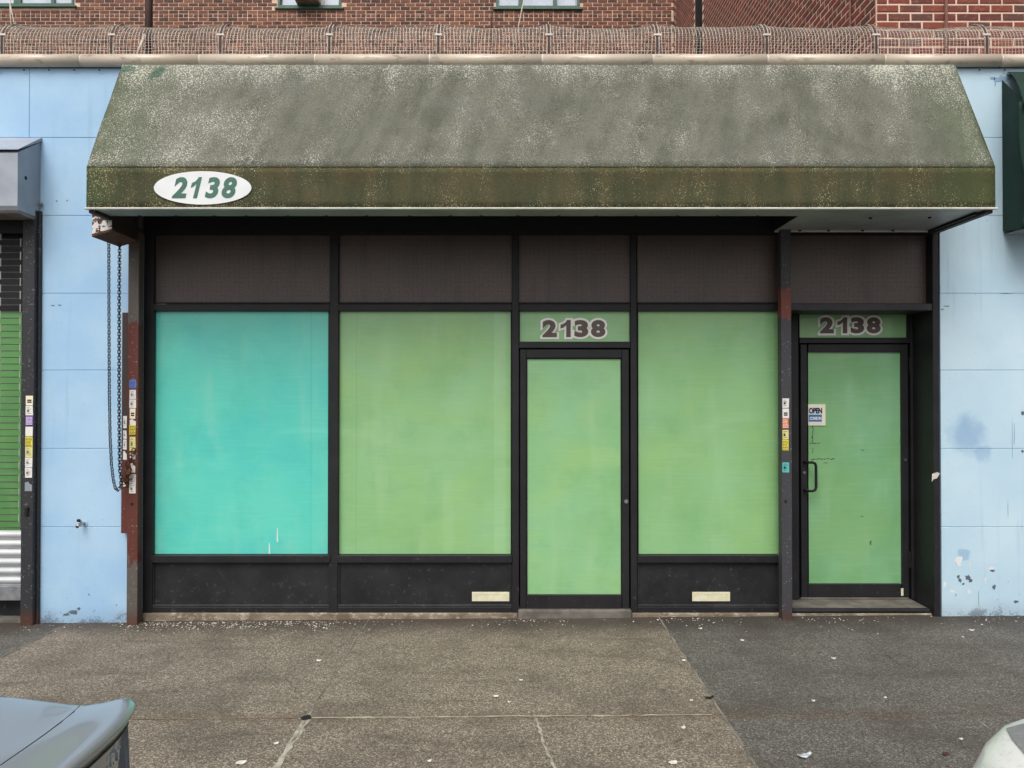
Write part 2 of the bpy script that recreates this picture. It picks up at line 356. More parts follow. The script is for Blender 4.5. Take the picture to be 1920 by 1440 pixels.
# ------------------------------------------------------------------ object helpers
def mesh_obj(name, verts, faces, mat, parent=None, loc=(0, 0, 0), smooth=False, recalc=True):
    me = bpy.data.meshes.new(name); me.from_pydata([tuple(v) for v in verts], [], faces); me.update()
    if recalc:
        bm = bmesh.new(); bm.from_mesh(me); bmesh.ops.recalc_face_normals(bm, faces=bm.faces); bm.to_mesh(me); bm.free()
    me.materials.append(M[mat] if isinstance(mat, str) else mat)
    if smooth:
        for p in me.polygons: p.use_smooth = True
    return link(name, me, parent, loc)
def link(name, me, parent=None, loc=(0, 0, 0), rot=None):
    o = bpy.data.objects.new(name, me); COL.objects.link(o); o.location = loc
    if rot: o.rotation_euler = rot
    if parent: o.parent = parent
    return o
def tag(o, label, cat, group=None):
    o['label'] = label; o['category'] = cat
    if group: o['group'] = group
    return o
def thing(name, label, cat, loc=(0, 0, 0), group=None):
    return tag(link(name, None, None, loc), label, cat, group)
_bc = {}
def boxmesh(sx, sy, sz, mat, bev=.002):
    k = (round(sx, 4), round(sy, 4), round(sz, 4), mat, round(bev, 4))
    if k in _bc: return _bc[k]
    bm = bmesh.new(); bmesh.ops.create_cube(bm, size=1)
    for v in bm.verts: v.co = Vector((v.co.x * sx, v.co.y * sy, v.co.z * sz))
    if bev > 0:
        b = min(bev, .4 * min(sx, sy, sz)); bmesh.ops.bevel(bm, geom=bm.edges[:] , offset=b, segments=1, affect='EDGES')
    me = bpy.data.meshes.new('box'); bm.to_mesh(me); bm.free(); me.materials.append(M[mat]); _bc[k] = me; return me
def rel(parent, p):
    return Vector(p) - (parent.matrix_world.translation if False else PLOC.get(parent.name, Vector((0, 0, 0)))) if parent else Vector(p)
PLOC = {}
def box(name, x0, x1, y0, y1, z0, z1, mat, parent=None, bev=.002):
    c = Vector(((x0 + x1) / 2, (y0 + y1) / 2, (z0 + z1) / 2))
    me = boxmesh(abs(x1 - x0), abs(y1 - y0), abs(z1 - z0), mat, bev)
    o = link(name, me, parent, rel(parent, c)); PLOC[o.name] = c
    return o
def pbox(name, u0, v0, u1, v1, Yf, dep, mat, parent=None, bev=.002):
    a, b = P(u0, v0, Yf), P(u1, v1, Yf)
    return box(name, a.x, b.x, Yf, Yf + dep, b.z, a.z, mat, parent, bev)
def tube_geo(pts, r, n=6, closed=False, cap=True):
    pts = [Vector(p) for p in pts]; V = []; Fc = []; N = len(pts)
    up = None
    for i, p in enumerate(pts):
        t = (pts[(i + 1) % N] - pts[i - 1]) if closed else (pts[min(i + 1, N - 1)] - pts[max(i - 1, 0)])
        t.normalize()
        if up is None:
            up = Vector((0, 0, 1)) if abs(t.z) < .9 else Vector((1, 0, 0))
        a = t.cross(up).normalized(); b = a.cross(t).normalized(); up = b
        rr = r[i] if isinstance(r, (list, tuple)) else r
        for k in range(n):
            an = 2 * math.pi * k / n; V.append(p + a * (math.cos(an) * rr) + b * (math.sin(an) * rr))
    for i in range(N if closed else N - 1):
        j = (i + 1) % N
        for k in range(n):
            Fc.append((i * n + k, i * n + (k + 1) % n, j * n + (k + 1) % n, j * n + k))
    if cap and not closed:
        Fc.append(tuple(range(n))[::-1]); Fc.append(tuple((N - 1) * n + k for k in range(n)))
    return V, Fc
def tube(name, pts, r, mat, parent=None, n=8, closed=False, smooth=True):
    V, Fc = tube_geo(pts, r, n, closed)
    o = mesh_obj(name, V, Fc, mat, parent, smooth=smooth)
    return o
def join_geo(list_vf):
    V, Fc = [], []
    for v, f in list_vf:
        o = len(V); V += list(v); Fc += [tuple(i + o for i in q) for q in f]
    return V, Fc
def boxgeo(x0, x1, y0, y1, z0, z1):
    return ([(x0, y0, z0), (x1, y0, z0), (x1, y1, z0), (x0, y1, z0), (x0, y0, z1), (x1, y0, z1), (x1, y1, z1), (x0, y1, z1)],
            [(0, 3, 2, 1), (4, 5, 6, 7), (0, 1, 5, 4), (1, 2, 6, 5), (2, 3, 7, 6), (3, 0, 4, 7)])
def extr(name, prof, x0, x1, mat, parent=None, smooth=False, segs=1, jit=None):
    """profile in (Y,Z), closed, pulled along X"""
    n = len(prof); V = []; Fc = []
    for s in range(segs + 1):
        x = x0 + (x1 - x0) * s / segs
        for (y, z) in prof: V.append((x, y, z))
    for s in range(segs):
        for k in range(n): Fc.append((s * n + k, s * n + (k + 1) % n, (s + 1) * n + (k + 1) % n, (s + 1) * n + k))
    Fc.append(tuple(range(n))); Fc.append(tuple(segs * n + k for k in range(n)))
    o = mesh_obj(name, V, Fc, mat, parent, smooth=False); 
    return o
def textmesh(txt, size, mat, offset=0, shear=0, extrude=.0008, spacing=1.0, sx=1.0):
    cu = bpy.data.curves.new('lettering', 'FONT'); cu.body = txt; cu.size = size; cu.offset = offset; cu.shear = shear
    cu.extrude = extrude; cu.space_character = spacing; cu.align_x = 'CENTER'; cu.align_y = 'CENTER'; cu.resolution_u = 6
    o = bpy.data.objects.new('lettering', cu); COL.objects.link(o)
    dg = bpy.context.evaluated_depsgraph_get(); dg.update()
    me = bpy.data.meshes.new_from_object(o.evaluated_get(dg)); bpy.data.objects.remove(o); bpy.data.curves.remove(cu)
    me.materials.clear(); me.materials.append(M[mat])
    # recentre and report the size
    xs = [v.co.x for v in me.vertices]; ys = [v.co.y for v in me.vertices]
    cx, cy = (min(xs) + max(xs)) / 2, (min(ys) + max(ys)) / 2
    for v in me.vertices: v.co.x = (v.co.x - cx) * sx; v.co.y -= cy
    return me, (max(xs) - min(xs)) * sx, max(ys) - min(ys)
def lettering(name, txt, u0, v0, u1, v1, Y, mat, parent, off=0, shear=0, fitpad=0, spacing=1.0):
    a, b = P(u0, v0, Y), P(u1, v1, Y); W, H = b.x - a.x, a.z - b.z
    me, w0, h0 = textmesh(txt, 1.0, mat, off, shear, spacing=spacing)
    for v in me.vertices: v.co.x *= W / w0; v.co.y *= H / h0; v.co.z = v.co.z
    return link(name, me, parent, rel(parent, ((a.x + b.x) / 2, Y, (a.z + b.z) / 2)), (rad(90), 0, 0))

# ================================================================== GROUND
def struct(o): o['kind'] = 'structure'; return o
TILT = (0, -math.atan(SLOPE), 0)
S = 700
road = mesh_obj('road', [(-S, -S, 0), (S, -S, 0), (S, 60, 0), (-S, 60, 0)], [(0, 1, 2, 3)], 'asphalt', loc=(0, 0, -.125)); road.rotation_euler = TILT; struct(road)
walk = mesh_obj('sidewalk', *boxgeo(-40, 40, -3.75, .2, -.15, -.003), 'grout'); walk.rotation_euler = TILT; struct(walk)
kerb = link('kerb', None); kerb.rotation_euler = TILT; struct(kerb)
kx = -9.0
while kx < 9:
    link('kerb_stone', boxmesh(1.49, .16, .27, 'kerb', .012), kerb, (kx + .75, -3.835, -.135)); kx += 1.5
XJ = [-8.4, -6.0, -3.6, -1.17, 1.2, 2.6, 5.0, 7.4]; YJ = [.19, -1.87, -3.75]
slabs = {}
for i in range(len(XJ) - 1):
    for j in range(2):
        x0, x1, y1, y0 = XJ[i] + .006, XJ[i + 1] - .006, YJ[j] - .004, YJ[j + 1] + .004
        if XJ[i] == 1.2: x1 += .0045
        if XJ[i] == 2.6: x0 -= .0045
        mt = 'slab' if -3.7 < XJ[i] < 1.1 else 'slab2'
        # wavy worn edges
        nx, ny = 14, 14; V = []; Fc = []
        for a in range(nx + 1):
            for b in range(ny + 1):
                x = x0 + (x1 - x0) * a / nx; y = y0 + (y1 - y0) * b / ny
                jx = R.uniform(-.0035, .0035); jy = R.uniform(-.002, .002)
                if a in (0, nx): x += jx
                if b in (0, ny): y += jy
                V.append((x, y, R.uniform(-.0012, .0012)))
        for a in range(nx):
            for b in range(ny):
                q = a * (ny + 1) + b; Fc.append((q, q + ny + 1, q + ny + 2, q + 1))
        # skirt
        rim = [a * (ny + 1) for a in range(nx + 1)] + [nx * (ny + 1) + b for b in range(1, ny + 1)] + [a * (ny + 1) + ny for a in range(nx - 1, -1, -1)] + [b for b in range(ny - 1, 0, -1)]
        base = len(V)
        for r_ in rim: V.append((V[r_][0], V[r_][1], -.02))
        for k in range(len(rim)): Fc.append((rim[k], rim[(k + 1) % len(rim)], base + (k + 1) % len(rim), base + k))
        slabs[(i, j)] = mesh_obj('paving_slab', V, Fc, mt, walk)
M['filler'] = plain('pale_joint_filler', 'b5ae9f', '8d8676', .9, sc=14)
def crack(pts, wd, parent):
    L, Rr = [], []
    out = []
    for i in range(len(pts) - 1):
        a, b = Vector(pts[i]), Vector(pts[i + 1])
        for k in range(8):
            out.append(a.lerp(b, k / 8) + Vector((R.uniform(-.008, .008), R.uniform(-.004, .004))))
    out.append(Vector(pts[-1]))
    V, Fc = [], []
    for i, p in enumerate(out):
        w_ = wd * R.uniform(.4, 1.2); V += [(p.x - w_, p.y, .0025), (p.x + w_, p.y, .0025)]
        if i: Fc.append((2 * i - 2, 2 * i - 1, 2 * i + 1, 2 * i))
    mesh_obj('crack', V, Fc, 'filler', parent, recalc=False)
g1, g2, g3 = G(1006, 1347), G(1018, 1390), G(1042, 1444)
crack([(g1.x, g1.y), (g2.x, g2.y), (g3.x, g3.y), (g3.x + .15, -3.6)], .008, slabs[(3, 1)])
def filler(pts, wd, parent, mt, jit=.004):
    V, Fc = [], []; out = []
    for a, b in zip(pts[:-1], pts[1:]):
        a, b = Vector(a), Vector(b); n_ = max(2, int((b - a).length / .05))
        for k in range(n_): out.append((a.lerp(b, k / n_), (b - a).normalized()))
    for i, (p, d) in enumerate(out):
        nrm = Vector((-d.y, d.x)); p = p + nrm * R.uniform(-jit, jit); w_ = wd * R.uniform(.35, 1.15)
        q1, q2 = p + nrm * w_, p - nrm * w_; V += [(q1.x, q1.y, .0028), (q2.x, q2.y, .0028)]
        if i: Fc.append((2 * i - 2, 2 * i - 1, 2 * i + 1, 2 * i))
    mesh_obj('joint_filler', V, Fc, mt, parent, recalc=False)
M['filler'] = plain('pale_joint_filler', 'b5ae9f', '8d8676', .9, sc=14)
M['filler2'] = plain('reddish_joint_filler', '8c7867', '7a6858', .9, sc=14)
M['filler3'] = plain('dark_joint', '5a564f', '8f897d', .9, sc=7)
filler([(-1.16, -1.872), (1.19, -1.868)], .009, slabs[(3, 1)], 'filler')
filler([(-3.59, -1.872), (-1.18, -1.870)], .005, slabs[(2, 1)], 'filler2', .003)
filler([(-1.17, -.02), (-1.17, -1.84)], .0055, slabs[(3, 0)], 'filler3', .004)
filler([(-1.17, -1.9), (-1.18, -3.7)], .012, slabs[(3, 1)], 'filler', .006)
filler([(1.2, -.02), (1.2, -3.7)], .0065, slabs[(4, 0)], 'filler3', .003)
filler([(-3.6, -.05), (-3.6, -3.7)], .007, slabs[(2, 0)], 'filler3', .004)
g1, g2 = G(572, 1350), G(535, 1412)
crack([(g1.x + .02, g1.y), (g2.x + .008, g2.y), (-1.155, -3.6)], .012, slabs[(3, 1)])
mesh_obj('bitumen_patch', [(-1.172 + .03 * math.cos(t) * R.uniform(.7, 1.2), -1.87 + .045 * math.sin(t) * R.uniform(.7, 1.2), .0035) for t in [k * .628 for k in range(10)]], [tuple(range(10))], 'black', slabs[(3, 1)], recalc=False)

# ================================================================== BLUE FACADE
ZTOP = P(0, 126).z
fac = thing('shop_facade', 'light blue painted panel wall of a single storey shop with beige coping', 'wall')
VR = [127, 258, 404, 550, 694, 841, 988]
ZR = [P(960, v).z for v in VR]
XL, XRr = -6.4, 6.4
xa, xb = P(75, 800).x, P(262, 800).x       # left pier
xc = P(1764, 800).x                        # right pier left edge
D0 = .006
# backing (joint colour) pieces
for (x0, x1, z0, z1) in ((XL, XRr, ZR[2], ZR[0]), (xa, xb, -.12, ZR[2] - .001), (xc, 5.3, -.1, ZR[2] - .001), (XL, -5.6, -.15, ZR[2] - .001)):
    box('backing', x0 + .004, x1 - .004, D0, .30, z0, z1 - .002, 'joint', fac, 0)
def panel(x0, x1, z0, z1, mt):
    g = .0014
    box('wall_panel', x0 + (g if x0 > XL else 0), x1 - g, 0, .02, z0 + g, z1 - g, mt, fac, .0025)
x55 = P(55, 200).x
vj = [XL, -5.6, x55, -2.6, -1.1, .4, 1.9, xc, 5.3, XRr]
for r_ in range(2):
    zb = ZR[r_ + 1] 
    xs = vj if r_ == 0 else [XL, -5.6, -4.85, -2.6, -1.1, .4, 1.9, xc, 5.3, XRr]
    for a, b in zip(xs[:-1], xs[1:]): panel(a, b, zb, ZR[r_], 'blue2' if a > 1.5 else 'blue')
zl = P(0, 437).z
for a, b in ((-5.6, xa), (xb, xc)): box('lintel', a + .002, b - .002, .002, .2, zl, ZR[2] - .002, 'black', fac, 0)
for r_ in range(2, 7):
    z1 = ZR[r_]; z0 = ZR[r_ + 1] if r_ < 6 else None
    panel(xa, xb, z0 if z0 else gz(-3.5) - .03, z1, 'blue')
    panel(xc, 5.3, z0 if z0 else gz(4) - .03, z1, 'blue2')
    panel(XL, -5.6, z0 if z0 else gz(-6) - .03, z1, 'blue')
# left reveal of the opening
box('reveal', xb - .022, xb - .001, .0205, .10, -.02, zl - .003, 'blue', fac, 0)
# flaked spots on the right pier
def chip(u, v, du, dv, mt, seed, n=14, Y=-.0015):
    rr = random.Random(seed); a = P(u, v, Y); V = [(a.x, Y, a.z)]
    for k in range(n):
        t = 2 * math.pi * k / n; s = rr.uniform(.55, 1.15)
        V.append((a.x + math.cos(t) * du / 230 * s, Y, a.z + math.sin(t) * dv / 230 * s))
    Fc = [(0, 1 + k, 1 + (k + 1) % n) for k in range(n)]
    mesh_obj('paint_chip', V, Fc, mt, fac, recalc=False)
for i, (u, v, du, dv, mt) in enumerate([(1905, 1128, 5, 3, 'chip_grey'), (1798, 1052, 8, 12, 'chip_white'), (1819, 1058, 2.5, 7, 'chip_white'), (1858, 1066, 8, 4, 'chip_white'), (1862, 1070, 5, 3, 'chip_grey'),
        (1771, 1097, 4, 6, 'chip_white'), (1786, 1109, 5, 4, 'chip_white'), (1817, 1110, 5, 6, 'chip_white'), (1848, 1088, 2, 9, 'chip_white'),
        (1815, 1083, 6, 6, 'chip_grey'), (1800, 1088, 4, 4, 'chip_grey'), (1820, 1089, 4, 4, 'chip_grey'), (1797, 1081, 3, 4, 'chip_grey'), (1806, 1095, 3, 2.5, 'chip_grey'), (1864, 1101, 4, 5, 'chip_grey'),
        (1879, 148, 16, 7, 'chip_blue'), (1861, 147, 6, 4, 'chip_blue'), (1895, 143, 8, 4, 'chip_blue'), (1904, 150, 5, 3, 'chip_blue'), (1866, 158, 1.5, 6, 'chip_blue'),
        (1767, 580, 3, 1, 'chip_grey'), (1775, 574, 7, 1, 'chip_grey'), (1886, 550, 14, .8, 'chip_grey'), (1918, 775, 5, 5, 'chip_grey'), (1917, 846, 3, 3, 'chip_grey'),
        (99, 573, 4, 1.2, 'chip_grey'), (112, 572, 4, 1.2, 'chip_grey'), (106, 377, 2, 1.5, 'chip_grey'), (126, 376, 2, 1.5, 'chip_grey'), (137, 1148, 10, 5, 'chip_grey'), (148, 1141, 4, 3, 'chip_grey'), (125, 1152, 8, 3, 'chip_grey')]):
    chip(u, v, du, dv, mt, i)
# long scratches on the right pier
for (u, v0, v1, wv) in ((1898, 770, 870, .4), (1902, 790, 835, .4), (1890, 935, 978, .4), (1835, 1105, 1138, .5)):
    chip(u, (v0 + v1) / 2, wv, (v1 - v0) / 2, 'chip_grey', u + v0, 12)
# coping tiles
ZC = P(960, 113, -.03).z; RC = .052
def coping_profile():
    pr = []
    for k in range(13):
        t = math.pi * (-.5 + k / 12.0)          # from bottom round the front to the top
        pr.append((-.018 - RC * math.cos(t) * 1.05, ZC + RC * math.sin(t)))
    pr += [(.20, ZC + RC + .015), (.24, ZC + RC - .02), (.24, ZC - RC), ]
    return pr
cj = [-6.4] + [P(u, 113, -.06).x for u in (-280, -65, 150, 373, 590, 805, 1017, 1225, 1440, 1660, 1880, 2095, 2310)]
for a, b in zip(cj[:-1], cj[1:]):
    o = extr('coping_tile', coping_profile(), a + .007, b - .007, 'coping', fac)
    for p in o.data.polygons: p.use_smooth = len(p.vertices) == 4
    o['label'] = 'beige glazed half round coping tile'
pr2 = [(-.018 - (RC - .003) * math.cos(math.pi * (-.5 + k / 12)) * 1.05, ZC + (RC - .003) * math.sin(math.pi * (-.5 + k / 12))) for k in range(13)] + [(.19, ZC + RC + .01), (.23, ZC - RC + .004)]
for b in cj[1:-1]: extr('mortar_joint', pr2, b - .0068, b + .0068, 'mortar_white', fac)
box('flashing', XL, XRr, -.021, .2, ZR[0] + .002, ZC - RC - .002, 'flash', fac, .003)
for k in range(46):
    x = -4.6 + k * .205
    if x < -3.1 or x > 3.5: box('nail', x, x + .012, -.026, -.0215, ZC - RC - .03, ZC - RC - .02, 'black', fac, 0)
# roof behind the parapet
rf = mesh_obj('roof', *boxgeo(XL, XRr, .305, 9.3, 4.0, 4.15), 'roof'); struct(rf)

# ================================================================== MAIN STOREFRONT
sf = thing('storefront', 'dark framed shopfront with teal and green filmed windows under the mossy awning', 'storefront')
YF = .06; FD = .07; YP = .105
def fr(name, u0, v0, u1, v1, Y=YF, d=FD, mt='frame', bev=.003, par=None): return pbox(name, u0, v0, u1, v1, Y, d, mt, par or sf, bev)
# uprights (full height) with the rails butted between them
ups = [(270, 285), (618, 633), (960, 973), (1182, 1195), (1462, 1482)]
for a, b in ups: fr('mullion', a, 428, b, 1151)
bays = [(285, 618), (633, 960), (973, 1182), (1195, 1462)]
paneM = ['teal', 'green1', None, 'green3']
def glaze(u0, v0, u1, v1, mt, Y=YP, par=None, name='window_pane'):
    return pbox(name, u0, v0, u1, v1, Y, .006, mt, par or sf, 0)
for k, (a, b) in enumerate(bays):
    a += .15; b -= .15
    fr('header_rail', a, 428, b, 436, YF + .004)
    fr('panel_bead', a, 566.5, b, 569.5, YF + .012, .02)
    pbox('upper_panel', a, 436, b, 567, YP - .01, .01, 'brown', sf, 0)
    fr('transom_rail', a, 570, b, 583, YF + .003)
    if k == 2: continue
    glaze(a, 583, b, 1042, paneM[k])
    for (u0, u1) in ((a, a + 2.4), (b - 2.4, b)): fr('glazing_bead', u0, 583.2, u1, 1041.5, YP - .012, .011)
    fr('glazing_bead', a + 2.5, 1038.8, b - 2.5, 1041.8, YP - .014, .012, 'bulk')
    fr('sill', a - 1.5 if k != 3 else a, 1042, b + .5, 1055.5, YF - .014, .1)
    pbox('bulkhead_panel', a, 1055.5, b, 1137, YP - .02, .01, 'bulk', sf, 0)
    fr('panel_bead', a, 1056, a + 4, 1136, YP - .032, .011, 'bulk'); fr('panel_bead', b - 4, 1056, b, 1136, YP - .032, .011, 'bulk')
    fr('bottom_bead', a, 1134, b, 1138.5, YP - .038, .02, 'ledge')
    fr('bottom_rail', a, 1139, b, 1151, YF + .004)
# mail plates
for (u0, u1) in ((885, 955), (1298, 1369)):
    o = pbox('mail_plate', u0, 1110, u1, 1127.5, YP - .026, .005, 'plate', sf, .0015); o['label'] = 'cream blank metal mail plate on black bulkhead'
    c = PLOC[o.name]
    link('slot_flap', boxmesh((P(u1, 0, .08).x - P(u0, 0, .08).x) * .92, .002, .002, 'plate', 0), o, (0, -.0032, .022))
# concrete plinth and step
pbox('plinth', 262, 1150.5, 971, 1172, .035, .15, 'plinth', sf, .006)
pbox('door_step', 971.5, 1145, 1184.5, 1172, .018, .2, 'step', sf, .006)
pbox('plinth', 1185, 1150.5, 1764, 1172, .035, .15, 'plinth', sf, .006)
pbox('rusty_edge', 620, 1163.5, 1170, 1172, .008, .009, 'rustline', sf, .001)
# centre door
fr('door_head_rail', 973.2, 640.5, 1181.8, 652.5)
tp = glaze(973.2, 583, 1181.8, 640.5, 'green1', name='transom_window')
for (u0, u1) in ((973.2, 974.8), (1180.2, 1181.8)): fr('glazing_bead', u0, 583.2, u1, 640.2, YP - .012, .011)
ONE = [(.56, 0), (1, 0), (1, 1), (.64, 1), (.52, .88), (.30, .78), (0, .72), (0, .50), (.30, .56), (.56, .70)]
def one(name, u0, v0, u1, v1, Y, mat, parent, shear=0, grow=0.0):
    a, b = P(u0, v0, Y), P(u1, v1, Y); W, H = b.x - a.x, a.z - b.z
    pts = [Vector((x * W + shear * y * H, y * H)) for x, y in ONE]
    if grow:
        out = []
        for k in range(len(pts)):
            p0, p1, p2 = pts[k - 1], pts[k], pts[(k + 1) % len(pts)]
            d1, d2 = (p1 - p0).normalized(), (p2 - p1).normalized(); n1, n2 = Vector((d1.y, -d1.x)), Vector((d2.y, -d2.x))
            m_ = (n1 + n2); m_ = m_ / max(.4, m_.length_squared / 2); out.append(p1 + m_ * grow)
        pts = out
    n_ = len(pts); V = [(p.x, -.0008, p.y) for p in pts] + [(p.x, .0008, p.y) for p in pts]
    mesh_obj(name, V, [tuple(range(n_))] + [tuple(range(2 * n_ - 1, n_ - 1, -1))] + [(k, (k + 1) % n_, n_ + (k + 1) % n_, n_ + k) for k in range(n_)], mat, parent, rel(parent, (a.x, Y, b.z)))
def numbers(u0, v0, u1, v1, Y, par):
    k = (u1 - u0) / 124.0; q = lambda c: u0 + c * k
    for i_, (ch, a, b) in enumerate((('2', 3, 30), ('1', 37, 56), ('3', 63, 89), ('8', 94, 121))):
        if ch == '1':
            one('digit_edge', q(a), v0, q(b), v1, Y - .0012, 'number_edge', par, 0, .017); one('digit', q(a), v0, q(b), v1, Y - .0045, 'number_brown', par)
        else:
            lettering('digit_edge', ch, q(a) - 4.2, v0 - 4.0, q(b) + 4.2, v1 + 4.0, Y - .0008 * i_, 'number_edge', par, .095)
            lettering('digit', ch, q(a), v0, q(b), v1, Y - .0045, 'number_brown', par, .055)
numbers(1014, 600, 1138, 632, YP - .003, tp)
door = fr('door_leaf', 975, 655, 986.5, 1143, YF + .012, .05)            # hinge stile carries the leaf
door.name = 'door'; door['label'] = 'black framed green glass door without a pull handle'; PLOC['door'] = PLOC.get('door_leaf', PLOC.get('door'))
def dp(name, u0, v0, u1, v1, Y, d, mt, par, bev=.003): return pbox(name, u0, v0, u1, v1, Y, d, mt, par, bev)
dY = YF + .012
dp('stile', 1166, 655, 1180, 1143, dY, .05, 'frame', door)
dp('top_rail', 986.7, 655, 1165.8, 671, dY, .05, 'frame', door)
dp('bottom_rail', 986.7, 1115.5, 1165.8, 1143, dY, .05, 'frame', door)
dp('door_glass', 986.7, 671, 1165.8, 1115.5, dY + .026, .006, 'green2', door, 0)
for q in ((986.7, 671.2, 989, 1115.3), (1163.5, 671.2, 1165.8, 1115.3)): dp('glazing_bead', *q, dY + .016, .0095, 'frame', door, .001)
dp('glazing_bead', 989.2, 671.2, 1163.3, 673.2, dY + .016, .0095, 'frame', door, .001)
lk = P(1174, 940, dY)
V, Fc = tube_geo([(lk.x, dY - .012, lk.z), (lk.x, dY - .001, lk.z)], .0165, 14)
lo = mesh_obj('lock_cylinder', V, Fc, 'chrome', door, rel(door, (0, 0, 0)))
# ---- right entrance, set back
YD = .31
fr('header_rail', 1482.2, 428, 1747.8, 440, YF + .004)
pbox('upper_panel', 1482.2, 440, 1747.8, 569, YP - .01, .01, 'brown', sf, 0)
fr('entrance_ledge', 1482.2, 569.2, 1747.8, 582, -.012, .34, 'ledge', .003)
fr('jamb_post', 1748, 400, 1763.4, 1157, -.006, .36)
box('return_panel', P(1482, 800, YF).x - .03, P(1482, 800, YF).x - .004, YF + FD + .002, YD + .05, .0, P(0, 582.5, 0).z, 'frame', sf, 0)
a0 = P(1482, 800, YF).x; b0 = P(1748, 800, -.006).x
zl2 = P(1600, 582, -.012).z
box('return_panel', b0 + .0015, b0 + .02, .355, .44, .0, zl2, 'frame', sf, 0)
zfl = P(1600, 1125, YD).z
box('entrance_floor', a0 + .002, b0 - .001, .066, YD + .07, zfl - .1, zfl, 'step', sf, .004)
zr = P(1600, 1137, .0).z
box('threshold_riser', a0 + .002, b0 - .001, .045, .0645, P(0, 1151, .05).z, zfl + .003, 'frame', sf, .003)
box('threshold_lip', a0 + .004, b0 - .003, .034, .0445, P(0, 1147, .03).z, P(0, 1143.5, .03).z, 'ledge', sf, .001)
def fd(name, u0, v0, u1, v1, Y=YD, d=.05, mt='frame', par=None, bev=.003): return pbox(name, u0, v0, u1, v1, Y, d, mt, par or sf, bev)
fd('side_jamb', 1478, 578, 1499, 1124, YD); fd('side_jamb', 1707, 578, 1722, 1124, YD)
fd('head_jamb', 1499.2, 578, 1706.8, 588.5); fd('door_head_rail', 1499.2, 633, 1706.8, 643.5)
tp2 = glaze(1499.2, 588.5, 1706.8, 633, 'green3', YD + .02, name='transom_window')
fd('transom_bead', 1700.5, 588.7, 1706.6, 632.8, YD + .002, .017)
numbers(1534.5, 595, 1654, 625, YD + .017, tp2)
dY2 = YD + .012
d2 = fd('entrance_door', 1501, 645.5, 1515, 1120, dY2, .045); d2.name = 'glass_door'; PLOC['glass_door'] = PLOC['entrance_door']
d2['label'] = 'black framed green glass door with black pull handle and sign'
dp('stile', 1690, 645.5, 1705, 1120, dY2, .045, 'frame', d2)
dp('top_rail', 1515.2, 645.5, 1689.8, 660, dY2, .045, 'frame', d2)
dp('bottom_rail', 1515.2, 1095, 1689.8, 1120, dY2, .045, 'frame', d2)
dp('door_glass', 1515.2, 660, 1689.8, 1095, dY2 + .026, .006, 'green4', d2, 0)
dp('sweep', 1502, 1120.5, 1704, 1124, dY2 - .004, .02, 'chrome', d2, .001)
for (v0, v1) in ((670, 700), (1035, 1065)): dp('hinge', 1705.3, v0, 1708.5, v1, dY2 - .012, .02, 'frame', d2, .001)
dp('maker_plate', 1689.5, 1103, 1694, 1117, dY2 - .002, .0018, 'plate', d2, 0)
h0, h1 = P(1508, 866, dY2), P(1508, 919, dY2); hx = P(1530, 880, dY2 - .06).x
hp = [(h0.x, dY2, h0.z), (h0.x, dY2 - .05, h0.z)]
pts = [Vector((h0.x, dY2 + .001, h0.z)), Vector((h0.x, dY2 - .045, h0.z)), Vector((h0.x + .02, dY2 - .06, h0.z)), Vector((hx - .03, dY2 - .06, h0.z)), Vector((hx - .008, dY2 - .06, h0.z - .008)), Vector((hx, dY2 - .06, h0.z - .03)),
       Vector((hx, dY2 - .06, h1.z + .03)), Vector((hx - .008, dY2 - .06, h1.z + .008)), Vector((hx - .03, dY2 - .06, h1.z)), Vector((h1.x + .02, dY2 - .06, h1.z)), Vector((h1.x, dY2 - .045, h1.z)), Vector((h1.x, dY2 + .001, h1.z))]
V, Fc = tube_geo(pts, .0115, 10); c0 = PLOC['glass_door']
mesh_obj('pull_handle', [Vector(v) - c0 for v in V], Fc, 'black', d2, smooth=True)
for (u, v, r_) in ((1508, 886, .012), (1697.5, 862, .009)):
    k = P(u, v, dY2); V, Fc = tube_geo([(k.x, dY2 - .006, k.z), (k.x, dY2 + .001, k.z)], r_, 12); mesh_obj('lock_cylinder', [Vector(v_) - c0 for v_ in V], Fc, 'chrome', d2)
lo.location = (0, 0, 0)
lo.data.transform(Matrix.Translation(-PLOC['door']))
# marker scrawl on the door glass
for (u, v, du, dv) in ((1524, 815, 1.6, 17), (1528, 831, 11, 1.2), (1543, 861, 22, 1.3), (1524, 845, 1, 5), (1548, 868, 4, 1), (1617, 844, 3, 1), (1616, 968, 3, 1.2), (1632, 1018, 2, 4)):
    Y = dY2 + .0255; a = P(u, v, Y); V = []
    rr = random.Random(u)
    n = 16
    for k in range(n + 1):
        t = k / n - .5
        if dv > du: p = (a.x + rr.uniform(-.5, .5) * du / 110, a.z + t * 2 * dv / 220); q = (du / 220, 0)
        else: p = (a.x + t * 2 * du / 220, a.z + rr.uniform(-.5, .5) * dv / 110); q = (0, dv / 220)
        s = rr.uniform(.2, .8)
        V += [Vector((p[0] - q[0] * s, Y, p[1] - q[1] * s)) - c0, Vector((p[0] + q[0] * s, Y, p[1] + q[1] * s)) - c0]
    mesh_obj('marker_scribble', V, [(2 * k, 2 * k + 1, 2 * k + 3, 2 * k + 2) for k in range(n)], 'ink', d2, recalc=False)
# torn paper on the jamb post
q = P(1754, 892, -.0075)
mesh_obj('torn_paper', [(q.x - .03, -.0078, q.z - .05), (q.x - .028, -.009, q.z + .015), (q.x + .01, -.012, q.z + .03), (q.x + .035, -.010, q.z + .02), (q.x + .012, -.009, q.z - .02), (q.x - .018, -.008, q.z - .03)], [(0, 1, 2, 3, 4, 5)], 'scrap', sf, recalc=False)
